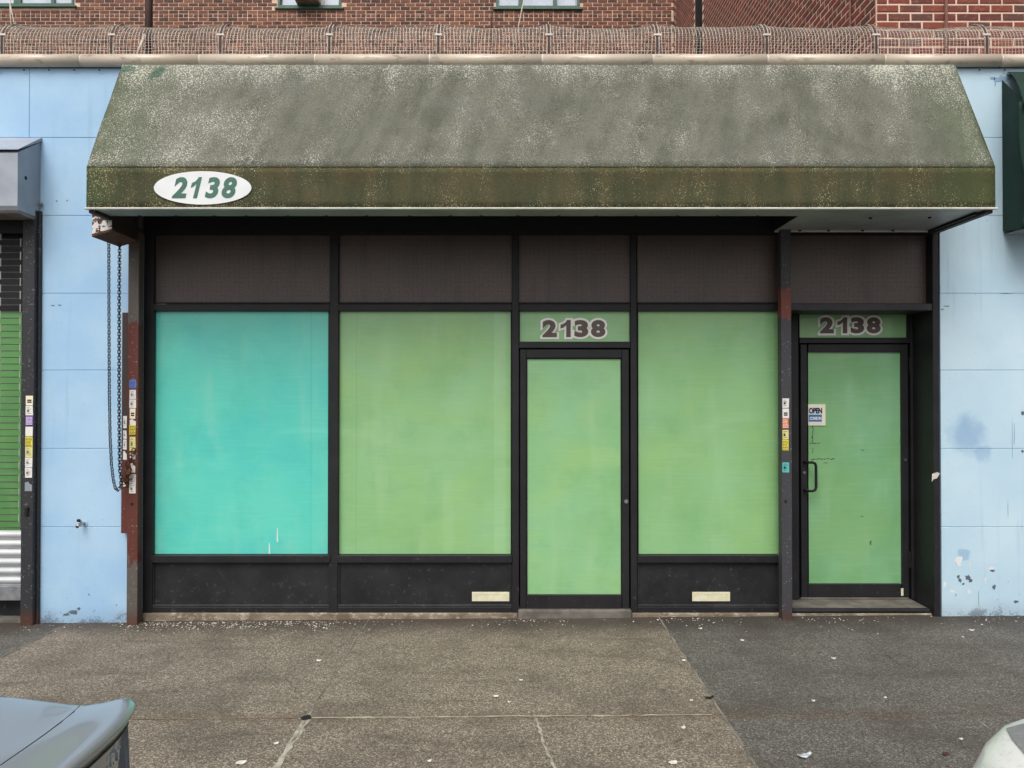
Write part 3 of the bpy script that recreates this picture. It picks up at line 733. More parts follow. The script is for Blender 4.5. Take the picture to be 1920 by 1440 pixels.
# white runs on the teal pane
for u, v0, v1 in ((505, 1018, 1040), (520, 990, 1016)):
    Y = YP - .001; a = P(u, v0, Y); b = P(u, v1, Y)
    mesh_obj('paint_run', [(a.x - .003, Y, a.z), (a.x + .003, Y, a.z), (b.x + .007, Y, b.z), (b.x - .006, Y, b.z)], [(0, 1, 2, 3)], 'chip_white', sf, recalc=False)
# dark shop interior behind the frames so that no daylight leaks round the panes
mesh_obj('interior_lining', *boxgeo(xb + .01, xc - .005, .45, .50, -.05, 4.1), 'black', sf)
# OPEN sign behind the door glass edge
os_ = thing('open_sign', 'small white sign reading OPEN COME IN on the green glass door', 'sign')
Yo = dY2 + .016
pbox('sign_board', 1515.4, 758, 1548, 798, Yo, .008, 'scream', os_, .001)
pbox('sign_face', 1515.6, 762, 1542.5, 795, Yo - .0022, .002, 'swhite', os_, 0)
pbox('sign_band', 1516.5, 777.5, 1541, 790.5, Yo - .0042, .0018, 'signblue', os_, 0)
lettering('open_lettering', 'OPEN', 1516.8, 764.5, 1541.5, 775.5, Yo - .0045, 'signink', os_, .05)
lettering('come_in_lettering', 'COME IN', 1518, 781.5, 1540, 787.5, Yo - .0062, 'swhite', os_, .05)

# ================================================================== MAIN AWNING
aw = thing('awning', 'long mossy olive green awning lettered 2138 on a white oval', 'awning')
YA = -.78; AX0, AX1 = P(162, 390, YA).x, P(1866.5, 390, YA).x
ZB = P(960, 389, YA).z; ZV = P(960, 312, YA).z; YT = -.29; ZT = P(960, 121.5, YT).z
def sheet(name, a, b, c, d, nu, nv, mt, amp, parent, seed=1, th=.004):
    """grid between the corners a(bottom left) b(bottom right) c(top right) d(top left), bulging a little"""
    rr = random.Random(seed); V = []; Fc = []
    a, b, c, d = map(Vector, (a, b, c, d)); nrm = (b - a).cross(d - a).normalized()
    ph = [rr.uniform(0, 6.28) for _ in range(6)]
    for i in range(nu + 1):
        for j in range(nv + 1):
            s, t = i / nu, j / nv
            p = (a.lerp(b, s)).lerp(d.lerp(c, s), t)
            e = math.sin(math.pi * t) * (abs(math.sin(math.pi * s * 5.0)) * -1.0 + .35 * math.sin(9 * s * 3 + ph[0] + t * 3) + .2 * math.sin(40 * s + ph[1] - 5 * t))
            V.append(p + nrm * (amp * e))
    for i in range(nu):
        for j in range(nv):
            q = i * (nv + 1) + j; Fc.append((q, q + nv + 1, q + nv + 2, q + 1))
    o = mesh_obj(name, V, Fc, mt, parent, smooth=True, recalc=False)
    md = o.modifiers.new('thick', 'SOLIDIFY'); md.thickness = th; md.offset = -1
    return o
sheet('canopy_slope', (AX0, YA, ZV), (AX1, YA, ZV), (AX1, YT, ZT), (AX0, YT, ZT), 120, 14, 'canopy', .012, aw, 3)
sheet('valance', (AX0, YA - .001, ZB), (AX1, YA - .001, ZB), (AX1, YA - .001, ZV - .001), (AX0, YA - .001, ZV - .001), 120, 6, 'valance', .005, aw, 4)
# seam cord, side cloths, top board, trim, soffit
box('seam_fold', AX0 + .002, AX1 - .002, YA - .0045, YA - .0015, ZV - .004, ZV - .001, 'valance', aw, 0)
for x in (AX0, AX1):
    V = [(x, YA, ZB), (x, YA, ZV), (x, YT, ZT), (x, -.022, ZT - .004), (x, -.022, ZB)]; s = .003 if x < 0 else -.003
    V2 = [(p[0] + s, p[1], p[2]) for p in V]
    mesh_obj('side_cloth', V + V2, [(0, 1, 2, 3, 4), (9, 8, 7, 6, 5)] + [(k, (k + 1) % 5, 5 + (k + 1) % 5, 5 + k) for k in range(5)], 'valance', aw)
box('top_board', AX0 + .004, AX1 - .004, YT + .005, -.022, ZT - .012, ZT - .003, 'canopy', aw, 0)
box('edge_trim', AX0 - .012, AX1 + .012, YA - .012, YA + .02, ZB - .014, ZB - .001, 'white', aw, .003)
XS = P(1497, 405, -.55).x
Ys = -.55
box('soffit_strip', AX0 + .05, AX1 - .05, YA + .021, Ys, ZB - .009, ZB - .003, 'soffit', aw, 0)
box('soffit_panel', XS, AX1 - .06, Ys + .001, -.02, ZB - .009, ZB - .003, 'soffit', aw, 0)
box('shutter_back_board', AX0 + .05, XS - .014, -.021, -.004, P(0, 437).z, ZB + .34, 'black', aw, 0)
box('soffit_angle', XS + .002, AX1 - .07, -.045, -.019, ZB - .02, ZB - .0095, 'white', aw, .001)
box('side_bar', AX1 - .055, AX1 - .004, YA + .022, -.02, ZB - .035, ZB - .002, 'ribdark', aw, .003)
box('side_bar', AX1 - .09, AX1 - .062, YA + .1, -.05, ZB - .028, ZB - .0095, 'black', aw, .003)
box('side_bar', AX0 + .004, AX0 + .048, YA + .022, -.02, ZB - .035, ZB - .002, 'ribdark', aw, .003)
box('slot_cheek', XS - .012, XS - .002, Ys + .002, -.022, ZB - .01, ZB + .30, 'black', aw, 0)
box('slot_back', AX0 + .06, XS - .014, Ys + .001, Ys + .007, ZB - .006, ZB + .34, 'black', aw, 0)
V, Fc = tube_geo([(AX0 + .12, -.24, ZB + .26), (XS - .05, -.24, ZB + .26)], .17, 24)
mesh_obj('rolled_shutter', V, Fc, 'black', aw, smooth=False)
bolt = boxmesh(.022, .018, .012, 'black', .004)
for u in (262, 330, 402, 462, 540, 612, 688, 768, 845, 902, 971, 1048, 1118, 1192, 1270, 1345, 1420): 
    q = P(u, 404, Ys - .015); link('bolt', bolt, aw, (q.x, Ys - .015, ZB - .014))
for u in (1500, 1554, 1618, 1675): 
    q = P(u, 428, -.06); link('bolt', bolt, aw, (q.x, -.055, ZB - .014))
for (u, Yq) in ((1632, -.5), (1743, -.52)): q = P(u, 405, Yq); link('bolt', bolt, aw, (q.x, Yq, ZB - .0145))
# oval number plate
e0, e1 = P(288.5, 383.5, YA - .008), P(471.5, 321, YA - .008)
cx, cz = (e0.x + e1.x) / 2, (e0.z + e1.z) / 2; ra, rb = (e1.x - e0.x) / 2, (e1.z - e0.z) / 2
n = 64; V = [(cx + ra * math.cos(2 * math.pi * k / n), YA - .009, cz + rb * math.sin(2 * math.pi * k / n)) for k in range(n)]
V += [(x, YA - .0062, z) for (x, y, z) in V]
ov = mesh_obj('number_oval', V, [tuple(range(n))] + [(k, (k + 1) % n, n + (k + 1) % n, n + k) for k in range(n)], 'oval', aw); ov['label'] = 'white oval plate reading 2138 in green italics'
for ch, a, b in (('2', 322, 351), ('3', 384, 412), ('8', 415.5, 444)): lettering('digit', ch, a, 332, b, 371.5, YA - .0105, 'number_green', ov, .04, .22)
one('digit', 353, 332, 369, 371.5, YA - .0105, 'number_green', ov, .24)

# ================================================================== SHUTTER GEAR: guide posts, hoist box, chains
def prints(st, w_, h_, kind, seed):
    rr = random.Random(seed); gs = []
    y = -.0009
    if kind == 'text':
        for k in range(2): gs.append(boxgeo(-w_ * .3, w_ * .3, y - .0003, y, -h_ * .05 - k * h_ * .2, h_ * (.1) - k * h_ * .2))
    elif kind == 'rows':
        zz = h_ * .38
        while zz > -h_ * .4:
            x = -w_ * .42
            while x < w_ * .3:
                l = rr.uniform(.08, .3) * w_; gs.append(boxgeo(x, min(x + l, w_ * .44), y - .0003, y, zz - h_ * .07, zz)); x += l + w_ * .07
            zz -= h_ * .15
    else:
        for k in range(5): gs.append(boxgeo(-w_ * .36, w_ * rr.uniform(-.1, .36), y - .0003, y, h_ * (.3 - .15 * k), h_ * (.34 - .15 * k)))
        gs.append(boxgeo(-w_ * .3, -w_ * .02, y - .0003, y, -h_ * .14, h_ * .1))
    return join_geo(gs)
def sticker(par, u0, v0, u1, v1, Y, mt, kind, ink='ink', seed=0):
    a, b = P(u0, v0, Y), P(u1, v1, Y); w_, h_ = b.x - a.x, a.z - b.z
    rr = random.Random(int(v0 * 10 + u0)); j = lambda s: rr.uniform(-s, s)
    V = [(-w_ / 2 + j(.002), -.0006, -h_ / 2 + j(.002)), (w_ / 2 + j(.002), -.0006, -h_ / 2 + j(.002)), (w_ / 2 + j(.002), -.0006, h_ / 2), (-w_ / 2, -.0006, h_ / 2)]
    if kind == 'torn': V = [V[0], V[1], (w_ / 2, -.0006, h_ * .15), (w_ * .1, -.0006, h_ * .3), (0, -.0006, h_ / 2), (-w_ / 2, -.0006, h_ * .4)]
    o = mesh_obj('sticker', V, [tuple(range(len(V)))], mt, par, rel(par, ((a.x + b.x) / 2, Y, (a.z + b.z) / 2)), recalc=False)
    if kind not in ('torn', 'none'): mesh_obj('print', *prints(o, w_, h_, kind, int(v0)), ink, o)
YG = -.085
def post(name, u0, u1, v0, mt, label, Y=YG, zbot=None):
    a, b = P(u0, v0, Y), P(u1, v0, Y)
    t = thing(name, label, 'post', (0, 0, 0), 'roller shutter guide posts')
    zb = gz((a.x + b.x) / 2) - .004
    w_ = b.x - a.x
    # channel: face plate, two flanges
    box('face_plate', a.x, b.x, Y, Y + .008, zb, a.z, mt, t, .0025)
    box('flange', a.x, a.x + .008, Y + .0082, -.003, zb, a.z, mt, t, .001)
    box('flange', b.x - .008, b.x, Y + .0082, -.003 if u0 < 900 else YF - .002, zb, a.z, mt, t, .001)
    return t
pl = post('shutter_guide', 241, 261, 402, 'post_red', 'red oxide painted shutter guide beside the teal window')
pr_ = post('shutter_guide', 1464, 1483, 402, 'post_dark', 'dark grey shutter guide with peeling red patches beside the recessed door')
for (v0, v1, mt, kd) in ((712, 728, 'sblue', 'rows'), (731, 748, 'swhite', 'lines'), (749, 765, 'swhite', 'lines'), (766, 785, 'scream', 'text'), (786, 797, 'swhite', 'torn'), (797, 815, 'syellow', 'rows'),
        (819, 845, 'spale', 'lines'), (848, 861, 'swhite', 'torn'), (868, 886, 'swhite', 'torn'), (889, 907, 'swhite', 'lines'), (907.5, 925, 'swhite', 'lines')):
    sticker(pl, 242.5 + R.uniform(-.5, 1), v0, 254 + R.uniform(-.5, .8), v1, YG - .0006, mt, kd, 'signink' if mt in ('sblue',) else 'ink2' if kd == 'lines' else 'ink')
for (v0, v1, mt, kd) in ((747, 764.5, 'swhite', 'lines'), (766, 784, 'swhite', 'text'), (784.5, 803, 'sorange', 'rows'), (806, 824, 'spale', 'lines'), (824.5, 844, 'syellow', 'rows'), (867, 886, 'steal', 'lines')):
    sticker(pr_, 1467, v0, 1479 + R.uniform(-.5, .5), v1, YG - .0006, mt, kd, 'ink' if mt != 'sorange' else 'swhite')
for (u, v, t) in ((247.5, 945, pl), (1473, 940, pr_)):
    q = P(u, v, YG); V, Fc = tube_geo([(q.x, YG - .004, q.z), (q.x, YG + .001, q.z)], .011, 12); mesh_obj('bolt_hole', V, Fc, 'black', t)
# guard strip beside the left guide
a, b = P(229, 586, -.06), P(240.5, 1000, -.06)
gs = thing('chain_guard', 'narrow brown strip bolted along the red shutter guide', 'strip')
box('upper_strip', a.x, b.x, -.06, -.004, P(0, 860, -.06).z, a.z, 'guard', gs, .002)
box('lower_strip', a.x, b.x, -.061, -.004, b.z, P(0, 860, -.06).z - .001, 'post_red', gs, .002)
for (v0, v1) in ((780, 803), (807, 823), (824, 843), (845, 862), (904, 913)): sticker(gs, 231, v0, 237.5, v1, -.0615, 'swhite', 'torn' if v0 > 844 else 'lines', 'ink2')
# hoist box
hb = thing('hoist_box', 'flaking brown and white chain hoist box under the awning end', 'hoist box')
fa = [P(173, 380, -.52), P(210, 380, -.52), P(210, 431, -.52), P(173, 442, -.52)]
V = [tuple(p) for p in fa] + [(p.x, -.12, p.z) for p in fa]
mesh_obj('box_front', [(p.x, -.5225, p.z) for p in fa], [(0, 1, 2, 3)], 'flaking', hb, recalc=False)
mesh_obj('box_shell', V, [(0, 1, 2, 3), (7, 6, 5, 4), (0, 3, 7, 4), (1, 5, 6, 2), (0, 4, 5, 1), (3, 2, 6, 7)], 'ribdark', hb)  # dark iron colour also paints in the shadow on the box sides
lip = [P(172.3, 438.5, -.524), P(210.7, 428.5, -.524), P(210.7, 432.5, -.524), P(172.3, 444, -.524)]
V = [tuple(p) for p in lip] + [(p.x, -.122, p.z) for p in lip]
mesh_obj('bottom_lip', V, [(0, 1, 2, 3), (7, 6, 5, 4), (0, 3, 7, 4), (1, 5, 6, 2), (0, 4, 5, 1), (3, 2, 6, 7)], 'rust', hb)
# chain
lk_r, lk_l = .0032, .0165
def link_mesh(L, W, r_, mt):
    pts = []
    for k in range(6): t = math.pi * k / 5; pts.append((W * math.cos(t), 0, (L - W) + W * math.sin(t)))
    for k in range(6): t = math.pi + math.pi * k / 5; pts.append((W * math.cos(t), 0, -(L - W) + W * math.sin(t)))
    V, Fc = tube_geo(pts, r_, 5, True)
    me = bpy.data.meshes.new('chain_link'); me.from_pydata([tuple(v) for v in V], [], Fc); me.materials.append(M[mt])
    for p in me.polygons: p.use_smooth = True
    return me
LM = link_mesh(.0185, .0105, .0033, 'chain'); RM = link_mesh(.022, .013, .0042, 'rust')
ch = thing('hoist_chain', 'black link chain loop hanging from the hoist box over the blue wall', 'chain')
YCn = -.20
path = [P(u, v, YCn) for u, v in ((204, 440), (204.3, 600), (205, 740), (206.5, 820), (209, 870), (212.5, 900), (216, 914), (220, 919), (224.5, 915), (227, 906), (226.5, 895), (224.5, 880), (223.5, 800), (223.2, 700), (223.5, 560), (224.5, 438))]
def along(path, stp):
    out = []; d = 0; nxt = 0
    for a, b in zip(path[:-1], path[1:]):
        L = (b - a).length
        while nxt <= d + L: out.append((a.lerp(b, (nxt - d) / L), (b - a).normalized())); nxt += stp
        d += L
    return out
for i, (p, t) in enumerate(along(path, .0235)):
    q = t.to_track_quat('Z', 'Y') @ Matrix.Rotation(rad(90) * (i % 2) + rad(10), 3, 'Z').to_quaternion()
    o = link('chain_link', LM, ch, p); o.rotation_mode = 'QUATERNION'; o.rotation_quaternion = q
rc = thing('rusty_chain', 'rusty chain bundle wound round the red shutter guide', 'chain')
pth = [P(u, v, -.125) for u, v in ((247, 846), (243, 862), (237, 872), (244, 879), (235, 884), (242, 889), (233, 894), (240, 899), (231, 902), (235, 909), (229, 912))]
for i, (p, t) in enumerate(along(pth, .026)):
    q = t.to_track_quat('Z', 'Y') @ Matrix.Rotation(rad(80) * (i % 2) + R.uniform(0, .9), 3, 'Z').to_quaternion()
    o = link('chain_link', RM, rc, p + Vector((0, R.uniform(-.012, .03), 0))); o.rotation_mode = 'QUATERNION'; o.rotation_quaternion = q
pk = thing('padlock', 'rusty padlock hanging on the rusty chain by the red guide', 'padlock')
q = P(242, 884, -.14)
box('lock_body', q.x - .022, q.x + .022, -.157, -.137, q.z - .026, q.z + .012, 'rust', pk, .006)
tube('shackle', [(q.x - .014, -.147, q.z + .01), (q.x - .014, -.147, q.z + .045), (q.x - .008, -.147, q.z + .06), (q.x + .008, -.147, q.z + .06), (q.x + .014, -.147, q.z + .045), (q.x + .014, -.147, q.z + .01)], .005, 'rust', pk)
# wall tap
tp_ = thing('wall_tap', 'small brass standpipe tap sticking out of the blue wall', 'tap')
q = P(157, 981, 0)
tube('flange', [(q.x + .008, -.006, q.z), (q.x + .008, -.0005, q.z)], .026, 'blue', tp_, 16, smooth=False)
tube('spout', [(q.x + .008, -.005, q.z), (q.x + .006, -.05, q.z), (q.x - .004, -.068, q.z - .004), (q.x - .008, -.082, q.z - .016)], [.012, .012, .013, .014], 'chrome', tp_, 12)
tube('valve_stem', [(q.x + .006, -.04, q.z + .005), (q.x - .002, -.05, q.z + .03)], [.009, .011], 'chrome', tp_, 10)
tube('valve_cap', [(q.x - .004, -.056, q.z + .03), (q.x - .008, -.072, q.z + .034)], .012, 'black', tp_, 12)
tube('spout_mouth', [(q.x - .008, -.0825, q.z - .016), (q.x - .009, -.086, q.z - .019)], .011, 'black', tp_, 12)

# ================================================================== LEFT NEIGHBOUR: roller grille
nb = thing('neighbour_shopfront', 'dark shopfront with green filmed window behind the roller grille', 'storefront')
YN = .12; xl, xr = -5.6, P(66, 800).x
def nbx(name, z0, z1, Y, d, mt, x0=None, x1=None, bev=.002): return box(name, xl + .002 if x0 is None else x0, xr - .002 if x1 is None else x1, Y, Y + d, z0, z1, mt, nb, bev)
Zn = lambda v, Y=YN: P(0, v, Y).z
xe = P(41, 800, YN).x
nbx('upper_panel', Zn(572), Zn(380), YN, .02, 'bulk'); nbx('transom_rail', Zn(583), Zn(572) - .001, YN - .01, .05, 'frame')
nbx('window_pane', Zn(1000), Zn(583) - .001, YN + .012, .006, 'green5', x1=xe - .001, bev=0); nbx('side_frame', Zn(1000), Zn(583) - .001, YN - .012, .05, 'black', x0=xe)
nbx('bulkhead', -.12, Zn(1000) - .001, YN, .03, 'bulk')
mesh_obj('interior_lining', *boxgeo(xl - .1, xr + .3, .45, .5, -.05, 4.1), 'black', nb)
gr = thing('roller_grille', 'half lowered roller grille of rods over solid silver slats', 'roller shutter')
YR = .03; xg1 = P(45, 800, YR).x
rodm = None
vv = 400.0; rods = []
while vv < 990:
    z = P(0, vv, YR).z
    if rodm is None:
        V, Fc = tube_geo([(xl + .01, 0, 0), (xg1 + .02, 0, 0)], .0042, 6); o = mesh_obj('rod', V, Fc, 'rod', gr, (0, YR, z), smooth=True); rodm = o.data
    else: link('rod', rodm, gr, (0, YR, z))
    rods.append(z); vv += 12.28
lkm = boxmesh(.009, .007, .068, 'link', .002)
cols = [P(37.5 - 37.5 * k, 800, YR).x for k in range(10)]
for ci, x in enumerate(cols):
    for i in range(ci % 2, len(rods) - 1, 2): link('grille_link', lkm, gr, (x, YR - .006, (rods[i] + rods[i + 1]) / 2))
# slats
z0s = P(0, 1097, YR).z; z1s = P(0, 994, YR).z; ns = 6; ph_ = (z1s - z0s) / ns
for k in range(ns):
    zb = z0s + k * ph_; pr = []
    for j in range(9):
        t = j / 8; pr.append((YR - .004 - .016 * math.sin(math.pi * min(1, max(0, (t - .12) / .76))) ** .7, zb + .002 + t * (ph_ - .004)))
    pr += [(YR + .004, zb + ph_ - .002), (YR + .004, zb + .002)]
    o = extr('slat', pr, xl + .01, xg1 + .015, 'slat', gr)
box('bottom_bar', xl + .01, xg1 + .015, YR - .022, YR + .01, P(0, 1125, YR).z, z0s - .001, 'slatbar', gr, .004)
box('floor_sill', xl + .01, xg1 + .02, YR - .01, YN - .002, gz(-4.6) - .02, P(0, 1160, YR).z, 'step', nb, .004)
# guide rail with stickers
rl = thing('grille_guide_rail', 'black shutter guide rail carrying a column of stickers at the blue wall', 'post')
Yr = -.07; a, b = P(42.5, 393, Yr), P(66, 393, Yr); zb = gz(-4) - .01
box('rail_face', a.x, b.x, Yr, Yr + .09, zb, a.z, 'post_dark2', rl, .005)
box('rail_back', b.x + .001, xa + .012, -.03, -.001, zb, a.z, 'post_dark2', rl, .003)
# the rail is upright: pixel columns drift a little with the camera pitch, so stickers follow the rail
for (v0, v1, mt, kd) in ((742, 760, 'scream', 'text'), (761, 779, 'swhite', 'lines'), (780, 797, 'spurple', 'rows'), (800, 818, 'swhite', 'none'), (819, 837, 'syellow', 'rows'), (838, 857, 'spale', 'lines'), (858, 876, 'swhite', 'lines'), (877, 896, 'swhite', 'lines'), (903, 921, 'sgrey', 'torn')):
    s = (v0 - 800) * -.012
    sticker(rl, 47.8 + s, v0, 61.3 + s, v1, Yr - .0006, mt, kd, 'swhite' if mt == 'spurple' else ('ink2' if kd == 'lines' else 'ink'))
q = P(51, 957, Yr); box('hasp', q.x - .015, q.x + .015, Yr - .02, Yr, q.z - .04, q.z + .03, 'black', rl, .005)
# hood
hd = thing('shutter_hood', 'grey metal roller shutter hood above the grille', 'shutter hood')
Yh = -.29; zt = P(32, 285, Yh).z; zb = P(32, 393, Yh).z; xh = P(33, 340, Yh).x
zt0 = P(75, 280, 0).z
prof = [(-.002, zb - .0), (Yh + .02, zb), (Yh, zb + .03), (Yh, zt - .01), (Yh + .03, zt + .015), (-.002, zt0 + .06)]
extr('hood_shell', prof, xl - .05, xh, 'hood', hd)
extr('hood_lid', [(Yh - .01, zt + .016), (Yh - .01, zt + .022), (-.002, zt0 + .095), (-.002, zt0 + .067)], xl - .05, xh + .012, 'hood', hd)
extr('hood_lip', [(Yh + .015, zb - .022), (Yh + .002, zb - .005), (Yh + .03, zb - .001), (-.06, zb - .001), (-.06, zb - .03)], xl - .04, xh - .004, 'hoodlip', hd)
tube('hole', [(xh + .0005, -.19, (zt + zb) / 2 + .05), (xh + .0015, -.19, (zt + zb) / 2 + .05)], .016, 'black', hd, 12, smooth=False)
q = P(76, 383, -.02); box('bracket_bolt', xh + .0005, xh + .03, -.03, -.01, q.z - .01, q.z + .012, 'hoodlip', hd, .003)

# ================================================================== RIGHT NEIGHBOUR AWNING
ga = thing('green_awning', 'dark green cloth awning end over the pale blue wall', 'awning')
Yg = -.36; gx0 = P(1921, 428, Yg).x; gzb = P(0, 428, Yg).z; gzk = P(0, 192, Yg).z; gzt = P(1915, 133, -.03).z
V = []; Fc = []; nu, nv = 60, 18
for i in range(nu + 1):
    for j in range(nv + 1):
        s, t = i / nu, j / nv; x = gx0 + s * 2.4
        z = gzb + t * (gzk - gzb)
        wv = .012 * math.sin(7 * s * 6 + 1) * (1 - t) + .014 * math.sin(9 * t + 2) * math.exp(-s * 18)
        xx = x + (.024 * math.sin(4.4 * t + .4) - .02) * math.exp(-s * 10)
        V.append((xx, Yg + wv - .02 * t * (1 - t), z + .008 * math.sin(20 * s)))
for i in range(nu):
    for j in range(nv):
        q = i * (nv + 1) + j; Fc.append((q, q + nv + 1, q + nv + 2, q + 1))
o = mesh_obj('front_cloth', V, Fc, 'green_cloth', ga, smooth=True, recalc=False); md = o.modifiers.new('thick', 'SOLIDIFY'); md.thickness = .004
# curled upper flap running back to the wall
V = []; Fc = []
for i in range(nu + 1):
    for j in range(11):
        s, t = i / nu, j / 10; x = gx0 - .03 + s * 2.43
        y = Yg - .05 + t * (-.012 - (Yg - .05)); z = gzk - .02 + (gzt - gzk + .02) * (t ** .8) + .035 * math.sin(math.pi * t) * math.exp(-s * 12) - .025 * (1 - t) ** 3 * math.exp(-s * 16)
        V.append((x + .13 * t * math.exp(-s * 9) * (1 - s), y, z))
for i in range(nu):
    for j in range(10):
        q = i * 11 + j; Fc.append((q, q + 11, q + 12, q + 1))
o = mesh_obj('top_flap', V, Fc, 'green_cloth', ga, smooth=True, recalc=False); md = o.modifiers.new('thick', 'SOLIDIFY'); md.thickness = .004
mesh_obj('side_cloth', [(gx0 + .02, Yg + .01, gzb), (gx0 + .02, Yg + .01, gzk), (gx0 + .06, -.005, gzt - .06), (gx0 + .06, -.005, gzb + .05)], [(0, 1, 2, 3)], 'green_cloth', ga, recalc=False)
box('soffit_board', gx0 + .08, gx0 + 2.3, Yg + .03, -.003, gzb + .02, gzb + .03, 'soffit', ga, .002)

# ================================================================== BRICK BUILDINGS BEHIND
CW = .077
YB = 9.8
bb = thing('apartment_building', 'brown brick apartment building with green framed windows behind the roof', 'building')
zH = P(960, 29.2, YB).z                       # centre of a header course
bx1 = P(1263, 30, YB).x; bx0 = -15.0
def wins():
    W = []
    for (u0, u1, vb, panes) in ((-110, 139, 11.5, ((-105, -52), (-46, 26), (40, 96), (103, 137))), (521, 640, 15, ((529, 556), (609, 636))), (930, 1087, 16, ((937, 972), (980, 1037), (1044, 1079)))):
        W.append((P(u0, 0, YB).x, P(u1, 0, YB).x, P(0, vb, YB).z, panes))
    return W
WN = wins(); WH = 1.5
zlo = zH - 16.5 * CW; zhi = zH + 5.5 * CW
zmin = min(w_[2] for w_ in WN) - .036
mesh_obj('wall', *boxgeo(bx0, bx1, YB + .005, YB + .35, 0, zmin), 'mortarA', bb)
for (x0, x1, zb_, pn) in WN: mesh_obj('wall', *boxgeo(x0, x1, YB + .005, YB + .35, zmin + .0003, zb_), 'mortarA', bb)
# wall above with openings left for the windows
edges = [bx0] + [e for w_ in WN for e in (w_[0], w_[1])] + [bx1]
for k in range(0, len(edges), 2): mesh_obj('wall', *boxgeo(edges[k], edges[k + 1], YB + .005, YB + .35, zmin + .0003, zhi), 'mortarA', bb); mesh_obj('wall', *boxgeo(edges[k], edges[k + 1], YB + .002, YB + .35, zhi + .0005, 15), 'farbrick', bb)
for (x0, x1, zb, pn) in WN: mesh_obj('wall', *boxgeo(x0, x1, YB + .002, YB + .35, zb + WH, 15), 'farbrick', bb)
def brickmesh(L, H, D, mt):
    c = .006; f = [(-L / 2, 0, -H / 2), (L / 2, 0, -H / 2), (L / 2, 0, H / 2), (-L / 2, 0, H / 2)]
    fi = [(-L / 2 + c, -c * .6, -H / 2 + c), (L / 2 - c, -c * .6, -H / 2 + c), (L / 2 - c, -c * .6, H / 2 - c), (-L / 2 + c, -c * .6, H / 2 - c)]
    bk = [(x, D, z) for (x, y, z) in f]
    V = f + fi + bk
    Fc = [(4, 5, 6, 7)] + [(k, (k + 1) % 4, 4 + (k + 1) % 4, 4 + k) for k in range(4)] + [((k + 1) % 4, k, 8 + k, 8 + (k + 1) % 4) for k in range(4)]
    return V, Fc
def brick_data(L, H, D, mt, cache={}):
    k = (round(L, 4), mt)
    if k not in cache:
        V, Fc = brickmesh(L, H, D, mt); me = bpy.data.meshes.new('brick'); me.from_pydata(V, [], Fc); me.materials.append(M[mt]); cache[k] = me
    return cache[k]
JT = .0155
loose = []; nsingle = 0
SL = .207
for r_ in range(-16, 6):
    z = zH + r_ * CW; hdr = (r_ % 6 == 0)
    L = SL / 2 if hdr else SL
    x = bx0 + (L / 2 if r_ % 2 else 0) + .03
    while x < bx1 - .055:
        xe_ = min(x + L, bx1 + .008); cxm = (x + xe_) / 2; ln = xe_ - x - JT
        inwin = any(w_[0] - .02 < cxm < w_[1] + .02 and z + CW / 2 > w_[2] - .01 for w_ in WN)
        if not inwin and ln > .04:
            vis = -40 < 960 + cxm / (YB + 6.27) * F < 1270
            if 0 <= r_ <= 4 and vis and nsingle < 298:
                me = brick_data(ln, CW - JT, .02, 'brickA'); link('brick', me, bb, (cxm, YB + R.uniform(-.003, .002), z), (0, R.uniform(-.006, .006), 0)); nsingle += 1
            else:
                V, Fc = brickmesh(ln, CW - JT, .02, 'brickA'); dy = R.uniform(-.003, .002)
                loose.append(([(a + cxm, b + YB + dy, c + z) for (a, b, c) in V], Fc))
        x += L
o = mesh_obj('brickwork', *join_geo(loose), 'brickA', bb, recalc=False); o['kind'] = 'stuff'
# windows
def window(x0, x1, zb, pn, seed):
    t = box('window', x0, x1, YB - .02, YB + .06, zb, zb + .055, 'green_frame', bb, .004)   # bottom rail carries the window
    t['label'] = 'green framed window'
    for x in (x0, x1 - .05): box('frame_stile', x + .0005, x + .0495, YB - .015, YB + .06, zb + .056, zb + WH, 'green_frame', t, .004)
    box('frame_head', x0 + .051, x1 - .051, YB - .015, YB + .06, zb + WH - .06, zb + WH, 'green_frame', t, .004)
    box('sill', x0 - .06, x1 + .06, YB - .05, YB + .06, zb - .035, zb - .0005, 'green_frame', t, .006)
    us = [P(u, 0, YB).x for q in pn for u in q]
    for k in range(0, len(us), 2): box('pane', us[k], us[k + 1], YB + .03, YB + .036, zb + .056, zb + WH - .062, 'winglass', t, 0)
    for k in range(1, len(us) - 1, 2):
        if us[k + 1] - us[k] < .5: box('window_post', us[k] + .001, us[k + 1] - .001, YB - .012, YB + .06, zb + .056, zb + WH - .061, 'green_frame', t, .004)
    return t
for i, w_ in enumerate(WN): window(*w_, i)
# the air conditioner stands in the second window
acx0, acx1 = P(557, 0, YB).x, P(601, 0, YB).x; az0 = WN[1][2] + .058
ac = thing('air_conditioner', 'boxy white window air conditioner in the green framed window', 'air conditioner')
box('shell', acx0, acx1, YB - .30, YB + .12, az0 + .05, az0 + .42, 'ac', ac, .01)
box('grille', acx0 + .01, acx1 - .01, YB - .305, YB + .1, az0, az0 + .049, 'acgrille', ac, .004)
mesh_obj('curtain_panel', *boxgeo(acx1 + .002, P(608, 0, YB).x, YB + .03, YB + .04, az0, az0 + 1.3), 'ac', ac)
